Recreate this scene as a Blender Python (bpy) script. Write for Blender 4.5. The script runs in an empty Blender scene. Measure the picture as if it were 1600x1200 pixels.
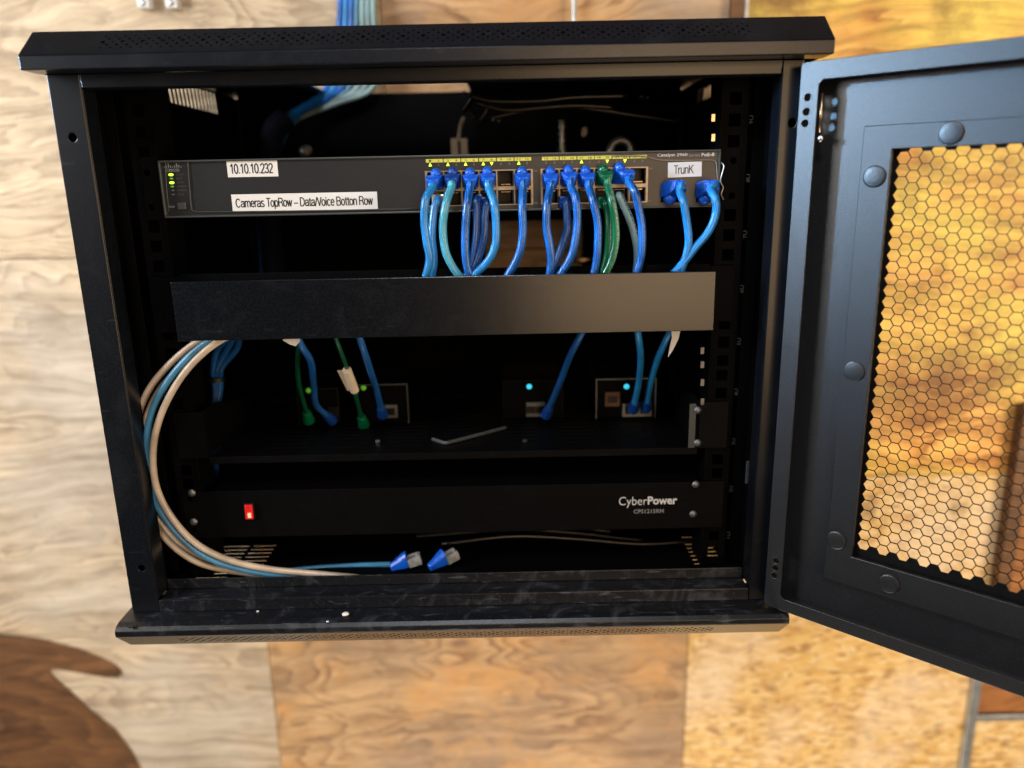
import bpy, bmesh, math, random
from mathutils import Vector as V, Matrix
random.seed(7)
C = bpy.context.scene
col = C.collection
# ------------------------------------------------------------ camera
PITCH = math.radians(14.551); ROLL = math.radians(1.165); DIST = .5914; FPX = 1200.0
fwd = V((0, math.cos(PITCH), -math.sin(PITCH)))
up0 = V((0, math.sin(PITCH), math.cos(PITCH)))
right = V((1, 0, 0)) * math.cos(ROLL) - up0 * math.sin(ROLL)
up = up0 * math.cos(ROLL) + V((1, 0, 0)) * math.sin(ROLL)
CAM = V((0, -DIST, 0))
cd = bpy.data.cameras.new('camera'); co = bpy.data.objects.new('camera', cd); col.objects.link(co)
cd.sensor_width = 36; cd.lens = 36 * FPX / 1600; cd.clip_start = .01; cd.clip_end = 50
m = Matrix((right, up, -fwd)).transposed().to_4x4(); m.translation = CAM; co.matrix_world = m
cd.dof.use_dof = True; cd.dof.focus_distance = .605; cd.dof.aperture_fstop = 27 / 9.0
cd.dof.aperture_blades = 0
C.camera = co
# ------------------------------------------------------------ light
w = bpy.data.worlds.new('World'); C.world = w; w.use_nodes = True
w.node_tree.nodes['Background'].inputs[0].default_value = (.45, .6, .9, 1)
w.node_tree.nodes['Background'].inputs[1].default_value = .02
def area(name, loc, target, size, power, color, sy=None, spread=180):
    l = bpy.data.lights.new(name, 'AREA'); l.energy = power; l.color = color
    l.shape = 'RECTANGLE'; l.size = size; l.size_y = sy or size; l.spread = math.radians(spread)
    o = bpy.data.objects.new(name, l); col.objects.link(o); o.location = loc
    o.rotation_euler = (V(target) - V(loc)).to_track_quat('-Z', 'Y').to_euler()
    return o
def spot(name, loc, target, power, color, angle, blend, radius):
    l = bpy.data.lights.new(name, 'SPOT'); l.energy = power; l.color = color
    l.spot_size = math.radians(angle); l.spot_blend = blend; l.shadow_soft_size = radius
    o = bpy.data.objects.new(name, l); col.objects.link(o); o.location = loc
    o.rotation_euler = (V(target) - V(loc)).to_track_quat('-Z', 'Y').to_euler()
    return o
area('window_light', (-1.45, -.55, .35), (-.8, .42, -.15), .8, 14.0, (.98, .95, .90), .7, spread=110)
area('window_beam', (-1.75, -.42, .34), (.36, -.12, .09), .14, 1.15, (.32, .63, 1.0), .14, spread=20)
area('work_light', (1.55, -.75, -.15), (.62, .42, -.2), .7, 29, (1.0, .80, .54), .8)
area('low_light', (.05, -.25, -1.55), (.05, .42, -.75), .9, 9.5, (1.0, .86, .70), .4)
area('warm_reflection_panel', (.52, -1.8, .0), (.52, 0, .0), .84, 14, (1.0, .66, .36), 1.05)  # emitter panel added behind the camera so front faces reflect warm on the right
area('front_fill_light', (-.1, -.95, .85), (-.05, 0, -.05), .22, 7.0, (.92, .95, 1.0), .22)  # added fill lamp, set high in front to light the switch and labels
C.view_settings.view_transform = 'Standard'; C.view_settings.look = 'None'
C.view_settings.exposure = 0; C.view_settings.gamma = 1; C.view_settings.use_curve_mapping = False
C.cycles.max_bounces = 6
C.cycles.sample_clamp_indirect = 4

def ray(px, py):
    return fwd + right * ((px - 800) / FPX) - up * ((py - 600) / FPX)
def P(px, py, Y):
    d = ray(px, py); return CAM + d * ((Y - CAM.y) / d.y)
def PZ(px, py, Z):
    d = ray(px, py); return CAM + d * ((Z - CAM.z) / d.z)
# ------------------------------------------------------------ materials
def newmat(name):
    m = bpy.data.materials.new(name); m.use_nodes = True
    nt = m.node_tree; b = nt.nodes['Principled BSDF']; return m, nt, b
def N(nt, t, **kw):
    n = nt.nodes.new(t)
    for k, v in kw.items():
        if k.startswith('i_'):
            k = k[2:]; k = int(k) if k.isdigit() else k.replace('_', ' ')
            n.inputs[k].default_value = v
        else: setattr(n, k, v)
    return n
def ramp(nt, fac, stops):
    r = nt.nodes.new('ShaderNodeValToRGB'); e = r.color_ramp.elements
    while len(e) < len(stops): e.new(.5)
    for i, (p, c) in enumerate(stops):
        e[i].position = p; e[i].color = (*c, 1) if len(c) == 3 else c
    nt.links.new(fac, r.inputs[0]); return r.outputs[0]
def mixc(nt, fac, a, b, mode='MIX'):
    n = nt.nodes.new('ShaderNodeMix'); n.data_type = 'RGBA'; n.blend_type = mode
    for s, v in ((0, fac), (6, a), (7, b)):
        if isinstance(v, bpy.types.NodeSocket): nt.links.new(v, n.inputs[s])
        else: n.inputs[s].default_value = v if not isinstance(v, tuple) or len(v) == 4 else (*v, 1)
    return n.outputs[2]
def simple(name, c, rough=.5, metal=0, emit=None, es=0, noise=0, bump=0, nscale=300, spec=.5, coat=0):
    m, nt, b = newmat(name)
    b.inputs['Base Color'].default_value = (*c, 1); b.inputs['Roughness'].default_value = rough
    b.inputs['Metallic'].default_value = metal; b.inputs['Specular IOR Level'].default_value = spec
    b.inputs['Coat Weight'].default_value = coat
    if emit: b.inputs['Emission Color'].default_value = (*emit, 1); b.inputs['Emission Strength'].default_value = es
    tc = N(nt, 'ShaderNodeTexCoord')
    if noise:
        n = N(nt, 'ShaderNodeTexNoise', i_Scale=nscale, i_Detail=3.0); nt.links.new(tc.outputs['Object'], n.inputs['Vector'])
        lo = tuple(max(0, x * (1 - noise)) for x in c); hi = tuple(min(1, x * (1 + noise)) for x in c)
        nt.links.new(ramp(nt, n.outputs[0], [(.3, lo), (.7, hi)]), b.inputs['Base Color'])
    if bump:
        n = N(nt, 'ShaderNodeTexNoise', i_Scale=nscale * 4, i_Detail=2.0); nt.links.new(tc.outputs['Object'], n.inputs['Vector'])
        bp = N(nt, 'ShaderNodeBump', i_Strength=bump, i_Distance=.0004)
        nt.links.new(n.outputs[0], bp.inputs['Height']); nt.links.new(bp.outputs[0], b.inputs['Normal'])
    return m
def paint(name, base=(.011, .012, .014), rough=.42, dust=.35, dustc=(.16, .18, .22), bump=.35, dscale=9, spec=.5):
    """black powder coat with fine grain, dust smears and a few fine scratches"""
    m, nt, b = newmat(name); L = nt.links.new
    b.inputs['Specular IOR Level'].default_value = spec
    tc = N(nt, 'ShaderNodeTexCoord')
    g = N(nt, 'ShaderNodeTexNoise', i_Scale=950.0, i_Detail=2.0); L(tc.outputs['Object'], g.inputs['Vector'])
    bp = N(nt, 'ShaderNodeBump', i_Strength=bump, i_Distance=.0003); L(g.outputs[0], bp.inputs['Height']); L(bp.outputs[0], b.inputs['Normal'])
    d = N(nt, 'ShaderNodeTexNoise', i_Scale=float(dscale), i_Detail=8.0, i_Roughness=.68, i_Distortion=1.6); L(tc.outputs['Object'], d.inputs['Vector'])
    dm = ramp(nt, d.outputs[0], [(.52, (0, 0, 0)), (.8, (dust,) * 3)])
    sp = N(nt, 'ShaderNodeTexNoise', i_Scale=420.0, i_Detail=1.0); L(tc.outputs['Object'], sp.inputs['Vector'])
    sm = ramp(nt, sp.outputs[0], [(.755, (0, 0, 0)), (.79, (dust * .8,) * 3)])
    mp = N(nt, 'ShaderNodeMapping'); mp.inputs['Scale'].default_value = (1.6, 14, 9)
    L(tc.outputs['Object'], mp.inputs['Vector'])
    sc = N(nt, 'ShaderNodeTexNoise', i_Scale=26.0, i_Detail=4.0, i_Distortion=.4); L(mp.outputs[0], sc.inputs['Vector'])
    scm = ramp(nt, sc.outputs[0], [(.64, (0, 0, 0)), (.72, (dust * .9,) * 3)])
    f = mixc(nt, 1.0, dm, sm, 'ADD'); f = mixc(nt, 1.0, f, scm, 'ADD')
    gr = N(nt, 'ShaderNodeTexNoise', i_Scale=620.0, i_Detail=2.0, i_Roughness=.7); L(tc.outputs['Object'], gr.inputs['Vector'])
    bc = ramp(nt, gr.outputs[0], [(.35, tuple(x * .6 for x in base)), (.5, base), (.68, tuple(x * 1.7 for x in base))])
    L(mixc(nt, f, bc, (*dustc, 1)), b.inputs['Base Color'])
    r = N(nt, 'ShaderNodeMapRange', i_3=rough, i_4=min(1, rough + .35)); L(f, r.inputs[0]); L(r.outputs[0], b.inputs['Roughness'])
    return m
def plywood(name, light, mid, dark, seed=0, freq=34, contrast=1.0, stain=None, tone2=None, knots=True):
    """rotary cut plywood face: wavy streaks along X, cathedral loops, blotches, knots, dirt"""
    m, nt, b = newmat(name); L = nt.links.new
    tc = N(nt, 'ShaderNodeTexCoord'); mp = N(nt, 'ShaderNodeMapping')
    mp.inputs['Location'].default_value = (seed * 1.7, 0, seed * .9); L(tc.outputs['Object'], mp.inputs['Vector'])
    def noise(scale3, sc, det=3.0, rough=.5, dist=0.0, src=None):
        q = N(nt, 'ShaderNodeMapping'); q.inputs['Scale'].default_value = scale3; L((src or mp.outputs[0]), q.inputs['Vector'])
        n = N(nt, 'ShaderNodeTexNoise', i_Scale=sc, i_Detail=det, i_Roughness=rough, i_Distortion=dist); L(q.outputs[0], n.inputs['Vector'])
        return n.outputs[0]
    wv = noise((1.1, 1, 2.0), 2.2, 3.0, .5)
    sep = N(nt, 'ShaderNodeSeparateXYZ'); L(mp.outputs[0], sep.inputs[0])
    za = N(nt, 'ShaderNodeMath', operation='MULTIPLY_ADD', i_1=.15); L(wv, za.inputs[0]); L(sep.outputs[2], za.inputs[2])
    cb = N(nt, 'ShaderNodeCombineXYZ'); L(sep.outputs[0], cb.inputs[0]); L(za.outputs[0], cb.inputs[2]); W = cb.outputs[0]
    big = noise((1.3, 1, 3.6), 1.6, 3.0, .5, .3, W)
    k = N(nt, 'ShaderNodeMath', operation='MULTIPLY', i_1=freq * .6); L(big, k.inputs[0])
    wob = noise((2, 1, 7), 6.0, 4.0, .6, 0, W)
    k2 = N(nt, 'ShaderNodeMath', operation='MULTIPLY_ADD', i_1=2.2); L(wob, k2.inputs[0]); L(k.outputs[0], k2.inputs[2])
    s = N(nt, 'ShaderNodeMath', operation='FRACT'); L(k2.outputs[0], s.inputs[0])
    cr = ramp(nt, s.outputs[0], [(0, light), (.45, mid), (.82, dark), (.93, mid), (1, light)])
    c = mixc(nt, ramp(nt, noise((1.5, 1, 4), 3.0, 4.0, .6), [(.30, (.15,) * 3), (.58, (.9 * min(1, contrast),) * 3)]), (*light, 1), cr)
    if tone2: c = mixc(nt, ramp(nt, noise((1.2, 1, 2.2), 2.6, 5.0, .62), [(.42, (0,) * 3), (.58, (.85,) * 3)]), c, (*tone2, 1))
    st1 = noise((2.6, 1, 46), 1.5, 6.0, .65, .2, W)
    c = mixc(nt, .50 * min(1, contrast), c, ramp(nt, st1, [(.34, (.34, .28, .22)), (.50, (.82, .79, .76)), (.62, (1.12, 1.12, 1.12))]), 'MULTIPLY')
    fn = noise((9, 1, 260), 1.6, 4.0, .6, 0, W)
    c = mixc(nt, .40, c, ramp(nt, fn, [(.3, (.6, .56, .52)), (.62, (1, 1, 1))]), 'MULTIPLY')
    c = mixc(nt, .6, c, ramp(nt, noise((1.6, 1, 2.6), 4.0, 7.0, .65), [(.28, (.52, .46, .42)), (.55, (1, 1, 1)), (.8, (1.15, 1.15, 1.12))]), 'MULTIPLY')
    # dirt, scuffs and dark dabs
    c = mixc(nt, ramp(nt, noise((1, 1, 1.3), 11.0, 6.0, .7), [(.60, (0,) * 3), (.72, (.7,) * 3)]), c, (*[x * .40 for x in mid], 1))
    c = mixc(nt, ramp(nt, noise((1.4, 1, 1), 27.0, 3.0, .6), [(.73, (0,) * 3), (.78, (.75,) * 3)]), c, (*[x * .22 for x in mid], 1))
    if knots:
        vm = N(nt, 'ShaderNodeMapping'); vm.inputs['Scale'].default_value = (1, .01, 1.5); L(W, vm.inputs['Vector'])
        vo = N(nt, 'ShaderNodeTexVoronoi', i_Scale=4.2); L(vm.outputs[0], vo.inputs['Vector'])
        c = mixc(nt, ramp(nt, vo.outputs['Distance'], [(.0, (.8,) * 3), (.05, (.45,) * 3), (.10, (0, 0, 0))]), c, (*[x * .5 for x in dark], 1))
    if stain: c = mixc(nt, ramp(nt, noise((1, 1, 1.2), 5.0, 6.0, .7), [(.50, (0, 0, 0)), (.66, (.8,) * 3)]), c, (*stain, 1))
    L(c, b.inputs['Base Color']); b.inputs['Roughness'].default_value = .6
    bp = N(nt, 'ShaderNodeBump', i_Strength=.3, i_Distance=.001); L(fn, bp.inputs['Height']); L(bp.outputs[0], b.inputs['Normal'])
    return m
def osb(name):
    m, nt, b = newmat(name); L = nt.links.new
    tc = N(nt, 'ShaderNodeTexCoord')
    cols = None
    for i, (rot, sc, seed) in enumerate(((.3, 60, 0), (-.9, 48, 3), (1.4, 70, 7))):
        mp = N(nt, 'ShaderNodeMapping'); mp.inputs['Rotation'].default_value = (0, rot, 0); mp.inputs['Scale'].default_value = (1, .02, 2.8)
        mp.inputs['Location'].default_value = (seed, 0, seed); L(tc.outputs['Object'], mp.inputs['Vector'])
        v = N(nt, 'ShaderNodeTexVoronoi', i_Scale=float(sc)); L(mp.outputs[0], v.inputs['Vector'])
        sx = N(nt, 'ShaderNodeSeparateColor'); L(v.outputs['Color'], sx.inputs[0])
        cc = ramp(nt, sx.outputs[0], [(0, (.34, .18, .06)), (.25, (.56, .34, .12)), (.6, (.70, .47, .17)), (1, (.76, .60, .36))])
        if cols is None: cols = cc
        else: cols = mixc(nt, ramp(nt, sx.outputs[1], [(.5, (0,) * 3), (.56, (.85,) * 3)]), cols, cc)
    bn = N(nt, 'ShaderNodeTexNoise', i_Scale=5.0, i_Detail=4.0); L(tc.outputs['Object'], bn.inputs['Vector'])
    cols = mixc(nt, ramp(nt, bn.outputs[0], [(.48, (0,) * 3), (.62, (.6,) * 3)]), cols, (.76, .64, .50, 1))
    wn = N(nt, 'ShaderNodeTexNoise', i_Scale=16.0, i_Detail=6.0, i_Roughness=.7); L(tc.outputs['Object'], wn.inputs['Vector'])
    cols = mixc(nt, ramp(nt, wn.outputs[0], [(.57, (0,) * 3), (.70, (.75,) * 3)]), cols, (.25, .17, .10, 1))
    L(cols, b.inputs['Base Color']); b.inputs['Roughness'].default_value = .6
    return m
def jacket(name, c, rough=.30, marks=True, mc=None, var=.25):
    """cable jacket; print runs along one side (UV: x = metres along, y = round)"""
    m, nt, b = newmat(name); L = nt.links.new
    uv = N(nt, 'ShaderNodeUVMap'); tc = N(nt, 'ShaderNodeTexCoord')
    n = N(nt, 'ShaderNodeTexNoise', i_Scale=45.0, i_Detail=3.0); L(tc.outputs['Object'], n.inputs['Vector'])
    cc = ramp(nt, n.outputs[0], [(.3, tuple(x * (1 - var) for x in c)), (.7, tuple(min(1, x * (1 + var)) for x in c))])
    if marks:
        mp = N(nt, 'ShaderNodeMapping'); mp.inputs['Scale'].default_value = (760, 24, 1); L(uv.outputs[0], mp.inputs['Vector'])
        t = N(nt, 'ShaderNodeTexNoise', i_Scale=1.0, i_Detail=1.0); L(mp.outputs[0], t.inputs['Vector'])
        sx = N(nt, 'ShaderNodeSeparateXYZ'); L(uv.outputs[0], sx.inputs[0])
        band = ramp(nt, sx.outputs[1], [(.68, (0,) * 3), (.69, (1,) * 3), (.80, (1,) * 3), (.81, (0,) * 3)])
        lt = ramp(nt, t.outputs[0], [(.46, (0,) * 3), (.50, (1,) * 3)])
        cc = mixc(nt, mixc(nt, 1.0, band, lt, 'MULTIPLY'), cc, (*(mc or (.01, .02, .05)), 1))
    L(cc, b.inputs['Base Color']); b.inputs['Roughness'].default_value = rough
    b.inputs['Coat Weight'].default_value = .35; b.inputs['Coat Roughness'].default_value = .25
    bn = N(nt, 'ShaderNodeTexNoise', i_Scale=130.0, i_Detail=2.0); L(tc.outputs['Object'], bn.inputs['Vector'])
    bp = N(nt, 'ShaderNodeBump', i_Strength=.35, i_Distance=.0008); L(bn.outputs[0], bp.inputs['Height']); L(bp.outputs[0], b.inputs['Normal'])
    return m
M = dict(
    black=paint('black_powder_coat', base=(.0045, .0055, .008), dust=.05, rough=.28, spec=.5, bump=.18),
    chamfer=paint('chamfer_black', base=(.007, .008, .010), dust=.04, rough=.22, bump=.1, spec=.9),
    black_dusty=paint('dusty_black_powder_coat', base=(.005, .006, .009), dust=.34, dscale=24, rough=.36),
    black_door=paint('door_powder_coat', base=(.007, .009, .013), rough=.42, dust=.03, bump=.32, spec=.9),
    screen=paint('screen_black', base=(.004, .004, .005), rough=.5, dust=.02, spec=.25),
    black_in=paint('interior_shaded_black', base=(.0012, .0012, .0015), rough=.6, dust=.008, spec=.05),  # darker copy of the powder coat; interior shade is in its colour
    black_mid=paint('shaded_box_black', base=(.0018, .0019, .0023), rough=.5, dust=.010, spec=.08),  # shelf and power unit black, lowered to carry the shade inside
    cover=paint('duct_cover_black', base=(.004, .005, .007), rough=.22, dust=.04, bump=.2, dscale=22),
    face=simple('switch_grey', (.016, .0175, .0195), .36, bump=.2, noise=.1),
    face_edge=simple('switch_trim_grey', (.045, .05, .05), .4, bump=.1),
    plastic=simple('black_plastic', (.005, .005, .006), .4, noise=.2, spec=.25),
    shield=simple('port_shield_metal', (.34, .30, .25), .45, metal=.8, noise=.2),
    steel=simple('steel', (.6, .6, .6), .3, metal=1, noise=.1),
    dull=simple('dull_zinc', (.20, .21, .22), .45, metal=.8, noise=.15),
    brass=simple('hinge_brass', (.6, .42, .26), .3, metal=1, noise=.1),
    label=simple('white_label_tape', (.74, .75, .76), .45, noise=.03, nscale=40),
    ink=simple('black_ink', (.012, .012, .014), .5, noise=.1),
    grey_ink=simple('grey_print', (.25, .25, .25), .5, noise=.1),
    pale_ink=simple('silver_print', (.62, .62, .62), .4, noise=.08),
    yellow=simple('yellow_port_strip', (.62, .60, .09), .45, noise=.12, nscale=120),
    led_y=simple('led_lime', (.5, .8, .05), .4, emit=(.62, 1, .05), es=1.6, noise=.05),
    led_g=simple('led_green_dim', (.1, .35, .03), .4, emit=(.12, .5, .02), es=.35, noise=.05),
    led_off=simple('led_off', (.09, .10, .10), .4, noise=.05),
    led_c=simple('led_cyan', (.05, .5, .6), .4, emit=(.04, .62, .85), es=1.0, noise=.05),
    red=simple('red_rocker_glow', (.35, .01, .01), .3, emit=(1, .02, .02), es=.40, noise=.5, nscale=160),
    redhot=simple('red_rocker_lamp', (.8, .3, .2), .3, emit=(1, .42, .25), es=1.2, noise=.1),
    boot=simple('blue_boot', (.006, .10, .62), .32, noise=.2, nscale=90, coat=.2),
    boot_g=simple('green_boot', (.0, .11, .045), .32, noise=.2, nscale=90, coat=.2),
    boot_d=simple('dark_blue_boot', (.004, .045, .26), .35, noise=.2, nscale=90),
    blue=jacket('blue_jacket', (.010, .15, .60), mc=(.004, .03, .12), var=.4),
    sky=jacket('sky_blue_jacket', (.02, .26, .70), mc=(.02, .16, .42)),
    teal=jacket('teal_jacket', (.07, .40, .58), var=.3, mc=(.05, .28, .42)),
    shaded_blue=jacket('shaded_blue_jacket', (.008, .085, .33), rough=.45),  # darker copy of the blue jacket; weaker light inside is in its colour
    shaded_green=jacket('shaded_green_jacket', (.0, .06, .025), rough=.45, mc=(.1, .2, .15)),  # green jacket lowered likewise, for cables hanging in the cabinet's shade
    navy=jacket('navy_jacket', (.012, .09, .33)),
    green=jacket('green_jacket', (.0, .13, .05), mc=(.2, .4, .3)),
    pale=jacket('pale_jacket', (.24, .40, .42)),
    beige=jacket('beige_jacket', (.50, .40, .31), mc=(.04, .025, .02)),
    slate=jacket('slate_blue_jacket', (.05, .20, .36)),
    grey=jacket('grey_jacket', (.20, .32, .38), marks=False),
    cable_shade=simple('navy_cable_shade', (.004, .006, .020), .8, noise=.4, nscale=200, bump=.5, spec=.2),  # dark tone for the shaded cables, put on an added tube
    blackw=jacket('black_wire', (.012, .012, .014), marks=False, rough=.3),
    white=simple('white_plastic', (.75, .75, .74), .4, noise=.04),
    tape=simple('paper_tape', (.72, .63, .52), .6, noise=.1, nscale=80),
    clear=simple('clear_plug_plastic', (.30, .31, .30), .12, noise=.25, nscale=220, spec=.8),
    wood_pale=plywood('pale_plywood', (.72, .60, .43), (.61, .48, .32), (.40, .30, .20), 1, 38, knots=False),
    wood_tan=plywood('tan_plywood', (.72, .60, .43), (.60, .47, .32), (.34, .25, .17), 5.3, 40, tone2=(.56, .50, .42)),
    wood_brown=plywood('brown_plywood', (.62, .42, .23), (.50, .30, .14), (.17, .08, .04), 9.1, 40, contrast=1.4, tone2=(.40, .28, .18), stain=(.62, .32, .10)),
    wood_orange=plywood('orange_plywood', (.66, .44, .24), (.56, .34, .16), (.30, .15, .06), 3.6, 26, stain=(.58, .28, .09), tone2=(.46, .36, .27)),
    wood_red=plywood('red_brown_board', (.42, .18, .06), (.34, .14, .045), (.18, .07, .02), 4.4, 22, knots=False),
    wood_right=plywood('amber_plywood', (.86, .50, .15), (.70, .31, .06), (.24, .08, .02), 6.2, 20, contrast=1.3, stain=(.17, .075, .025), tone2=(.90, .74, .15)),
    wood_and_shadow=plywood('dark_wood_and_shadow', (.21, .10, .04), (.15, .07, .03), (.08, .038, .018), 2.2, 16, knots=False),  # dark wood of the battens; also the shadow tone of the curved wall sheet
    osb=osb('osb_flakes'),
    zinc=simple('galvanised_conduit', (.5, .53, .56), .35, metal=.7, noise=.2, nscale=60),
    crumb=simple('plaster', (.8, .8, .78), .8, noise=.1),
)
# ------------------------------------------------------------ object helpers
WORLD = {}
def wloc(o): return WORLD.get(o.name, V((0, 0, 0)))
def obj(name, bm, mat, parent=None, origin=None, smooth=False, label=None, bevel=0, solid=0, off=-1, segs=2):
    me = bpy.data.meshes.new(name); bmesh.ops.recalc_face_normals(bm, faces=bm.faces) if not solid else None
    bm.to_mesh(me); bm.free()
    if origin is None:
        cs = [v.co for v in me.vertices]
        origin = V([(min(c[i] for c in cs) + max(c[i] for c in cs)) / 2 for i in range(3)])
    me.transform(Matrix.Translation(-V(origin)))
    for p in me.polygons: p.use_smooth = smooth
    for mm in (mat if isinstance(mat, (list, tuple)) else [mat]): me.materials.append(mm)
    o = bpy.data.objects.new(name, me); col.objects.link(o)
    WORLD[o.name] = V(origin)
    if parent: o.parent = parent; o.location = V(origin) - wloc(parent)
    else: o.location = origin
    if solid:
        s = o.modifiers.new('solid', 'SOLIDIFY'); s.thickness = solid; s.offset = off
    if bevel:
        b = o.modifiers.new('bevel', 'BEVEL'); b.width = bevel; b.segments = segs; b.limit_method = 'ANGLE'; b.angle_limit = math.radians(40)
    if label: o['label'] = label
    return o
def tag(o, label, cat, group=None, kind=None):
    o['label'] = label; o['category'] = cat
    if group: o['group'] = group
    if kind: o['kind'] = kind
    return o
def thing(name, loc, label, cat, group=None):
    o = bpy.data.objects.new(name, None); col.objects.link(o); o.location = loc; o.empty_display_size = .02
    WORLD[o.name] = V(loc); return tag(o, label, cat, group)
def box(bm, x0, x1, y0, y1, z0, z1, fn=None):
    vs = [bm.verts.new((x, y, z) if fn is None else fn(x, y, z)) for x in (x0, x1) for y in (y0, y1) for z in (z0, z1)]
    for f in ((0, 1, 3, 2), (4, 6, 7, 5), (0, 4, 5, 1), (2, 3, 7, 6), (0, 2, 6, 4), (1, 5, 7, 3)): bm.faces.new([vs[i] for i in f])
def B(): return bmesh.new()
def bx(*a, **k):
    bm = B(); box(bm, *a, **k); return bm
def prism(bm, pts, x0, x1, fn=lambda a, b, x: (x, a, b), caps=True):
    A = [bm.verts.new(fn(a, b, x0)) for a, b in pts]; D = [bm.verts.new(fn(a, b, x1)) for a, b in pts]
    n = len(pts)
    for i in range(n if caps else n - 1): bm.faces.new((A[i], A[(i + 1) % n], D[(i + 1) % n], D[i]))
    if caps: bm.faces.new(A[::-1]); bm.faces.new(D)
def smooth_path(pts, sub=8):
    pts = [V(p) for p in pts]
    if len(pts) < 3: return pts
    q = [pts[0] * 2 - pts[1]] + pts + [pts[-1] * 2 - pts[-2]]; out = []
    for i in range(1, len(q) - 2):
        for s in range(sub):
            t = s / sub
            out.append(.5 * ((2 * q[i]) + (q[i + 1] - q[i - 1]) * t + (2 * q[i - 1] - 5 * q[i] + 4 * q[i + 1] - q[i + 2]) * t * t + (3 * q[i] - q[i - 1] - 3 * q[i + 1] + q[i + 2]) * t ** 3))
    out.append(pts[-1]); return out
def tube(bm, pts, r, segs=14, sub=8, rfn=None):
    ps = smooth_path(pts, sub); uvl = bm.loops.layers.uv.verify()
    t = (ps[1] - ps[0]).normalized(); n = t.cross(V((.13, 1, .21))).normalized()
    rings = []; L = 0; Ls = []
    for i, p in enumerate(ps):
        tt = (ps[min(i + 1, len(ps) - 1)] - ps[max(i - 1, 0)]).normalized()
        n = (n - tt * n.dot(tt)).normalized(); bb = tt.cross(n)
        if i: L += (p - ps[i - 1]).length
        Ls.append(L); rr = rfn(i / (len(ps) - 1)) * r if rfn else r
        rings.append([bm.verts.new(p + (n * math.cos(a) + bb * math.sin(a)) * rr) for a in (k * 2 * math.pi / segs for k in range(segs))])
    for i in range(len(rings) - 1):
        for k in range(segs):
            k2 = (k + 1) % segs
            f = bm.faces.new((rings[i][k], rings[i][k2], rings[i + 1][k2], rings[i + 1][k]))
            for lp, (a, b) in zip(f.loops, ((i, k), (i, k + 1), (i + 1, k + 1), (i + 1, k))): lp[uvl].uv = (Ls[a], b / segs)
    bm.faces.new(rings[0][::-1]); bm.faces.new(rings[-1])
def cyl(bm, p0, p1, r0, r1=None, segs=24):
    p0, p1 = V(p0), V(p1); t = (p1 - p0).normalized(); n = t.orthogonal().normalized(); b = t.cross(n); r1 = r0 if r1 is None else r1
    A = [bm.verts.new(p0 + (n * math.cos(a) + b * math.sin(a)) * r0) for a in (k * 2 * math.pi / segs for k in range(segs))]
    D = [bm.verts.new(p1 + (n * math.cos(a) + b * math.sin(a)) * r1) for a in (k * 2 * math.pi / segs for k in range(segs))]
    for k in range(segs): bm.faces.new((A[k], A[(k + 1) % segs], D[(k + 1) % segs], D[k]))
    bm.faces.new(A[::-1]); bm.faces.new(D)
def dome(bm, c, axis, r, h, segs=20, rings=5):
    c = V(c); t = V(axis).normalized(); n = t.orthogonal().normalized(); b = t.cross(n); prev = None
    for j in range(rings + 1):
        a = j / rings * math.pi / 2; rr = r * math.cos(a); hh = h * math.sin(a)
        if j == rings: cur = [bm.verts.new(c + t * h)]
        else: cur = [bm.verts.new(c + t * hh + (n * math.cos(k * 2 * math.pi / segs) + b * math.sin(k * 2 * math.pi / segs)) * rr) for k in range(segs)]
        if prev:
            for k in range(segs):
                if len(cur) == 1: bm.faces.new((prev[k], prev[(k + 1) % segs], cur[0]))
                else: bm.faces.new((prev[k], prev[(k + 1) % segs], cur[(k + 1) % segs], cur[k]))
        else: bm.faces.new(cur[::-1])
        prev = cur
def plate(outer, holes, fn):
    """flat sheet with holes cut through; fn maps (a, b) to 3-D"""
    bm = B(); es = []
    for lp in [outer] + holes:
        vs = [bm.verts.new(fn(a, b)) for a, b in lp]
        for i in range(len(vs)): es.append(bm.edges.new((vs[i], vs[(i + 1) % len(vs)])))
    bmesh.ops.triangle_fill(bm, use_beauty=True, edges=es)
    bm.normal_update()
    f0 = bm.faces[:] ; nn = sum((f.normal * f.calc_area() for f in f0), V((0, 0, 0)))
    ref = V((-.676, -.737, 0)) if abs(nn.normalized().dot(V((.676, .737, 0)))) > .99 else (V((0, -1, 0)) if abs(nn.normalized().y) > .9 else V((1 if nn.x else 0, 0, 1)))
    for f in f0:
        if f.normal.dot(ref) < 0: f.normal_flip()
    return bm
def circ(a, b, r, n=16): return [(a + r * math.cos(k * 2 * math.pi / n), b + r * math.sin(k * 2 * math.pi / n)) for k in range(n)]
def rect(a0, a1, b0, b1): return [(a0, b0), (a1, b0), (a1, b1), (a0, b1)]
def perf(a0, b0, ca, cb, na, nb, hole, fn, bm=None):
    """perforated strip; hole(i, j) gives a relative radius or 0"""
    bm = bm or B(); cache = {}
    def vert(a, b):
        k = (round(a, 6), round(b, 6))
        if k not in cache: cache[k] = bm.verts.new(fn(a, b))
        return cache[k]
    for i in range(na):
        for j in range(nb):
            x, y = a0 + (i + .5) * ca, b0 + (j + .5) * cb
            o8 = [(1, 0), (1, 1), (0, 1), (-1, 1), (-1, 0), (-1, -1), (0, -1), (1, -1)]
            O = [vert(x + u * ca / 2, y + v * cb / 2) for u, v in o8]
            h = hole(i, j)
            if not h: bm.faces.new(O); continue
            r = min(ca, cb) / 2 * h
            I = [bm.verts.new(fn(x + r * math.cos(k * math.pi / 4), y + r * math.sin(k * math.pi / 4))) for k in range(8)]
            for k in range(8): bm.faces.new((O[k], O[(k + 1) % 8], I[(k + 1) % 8], I[k]))
    return bm
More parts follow.
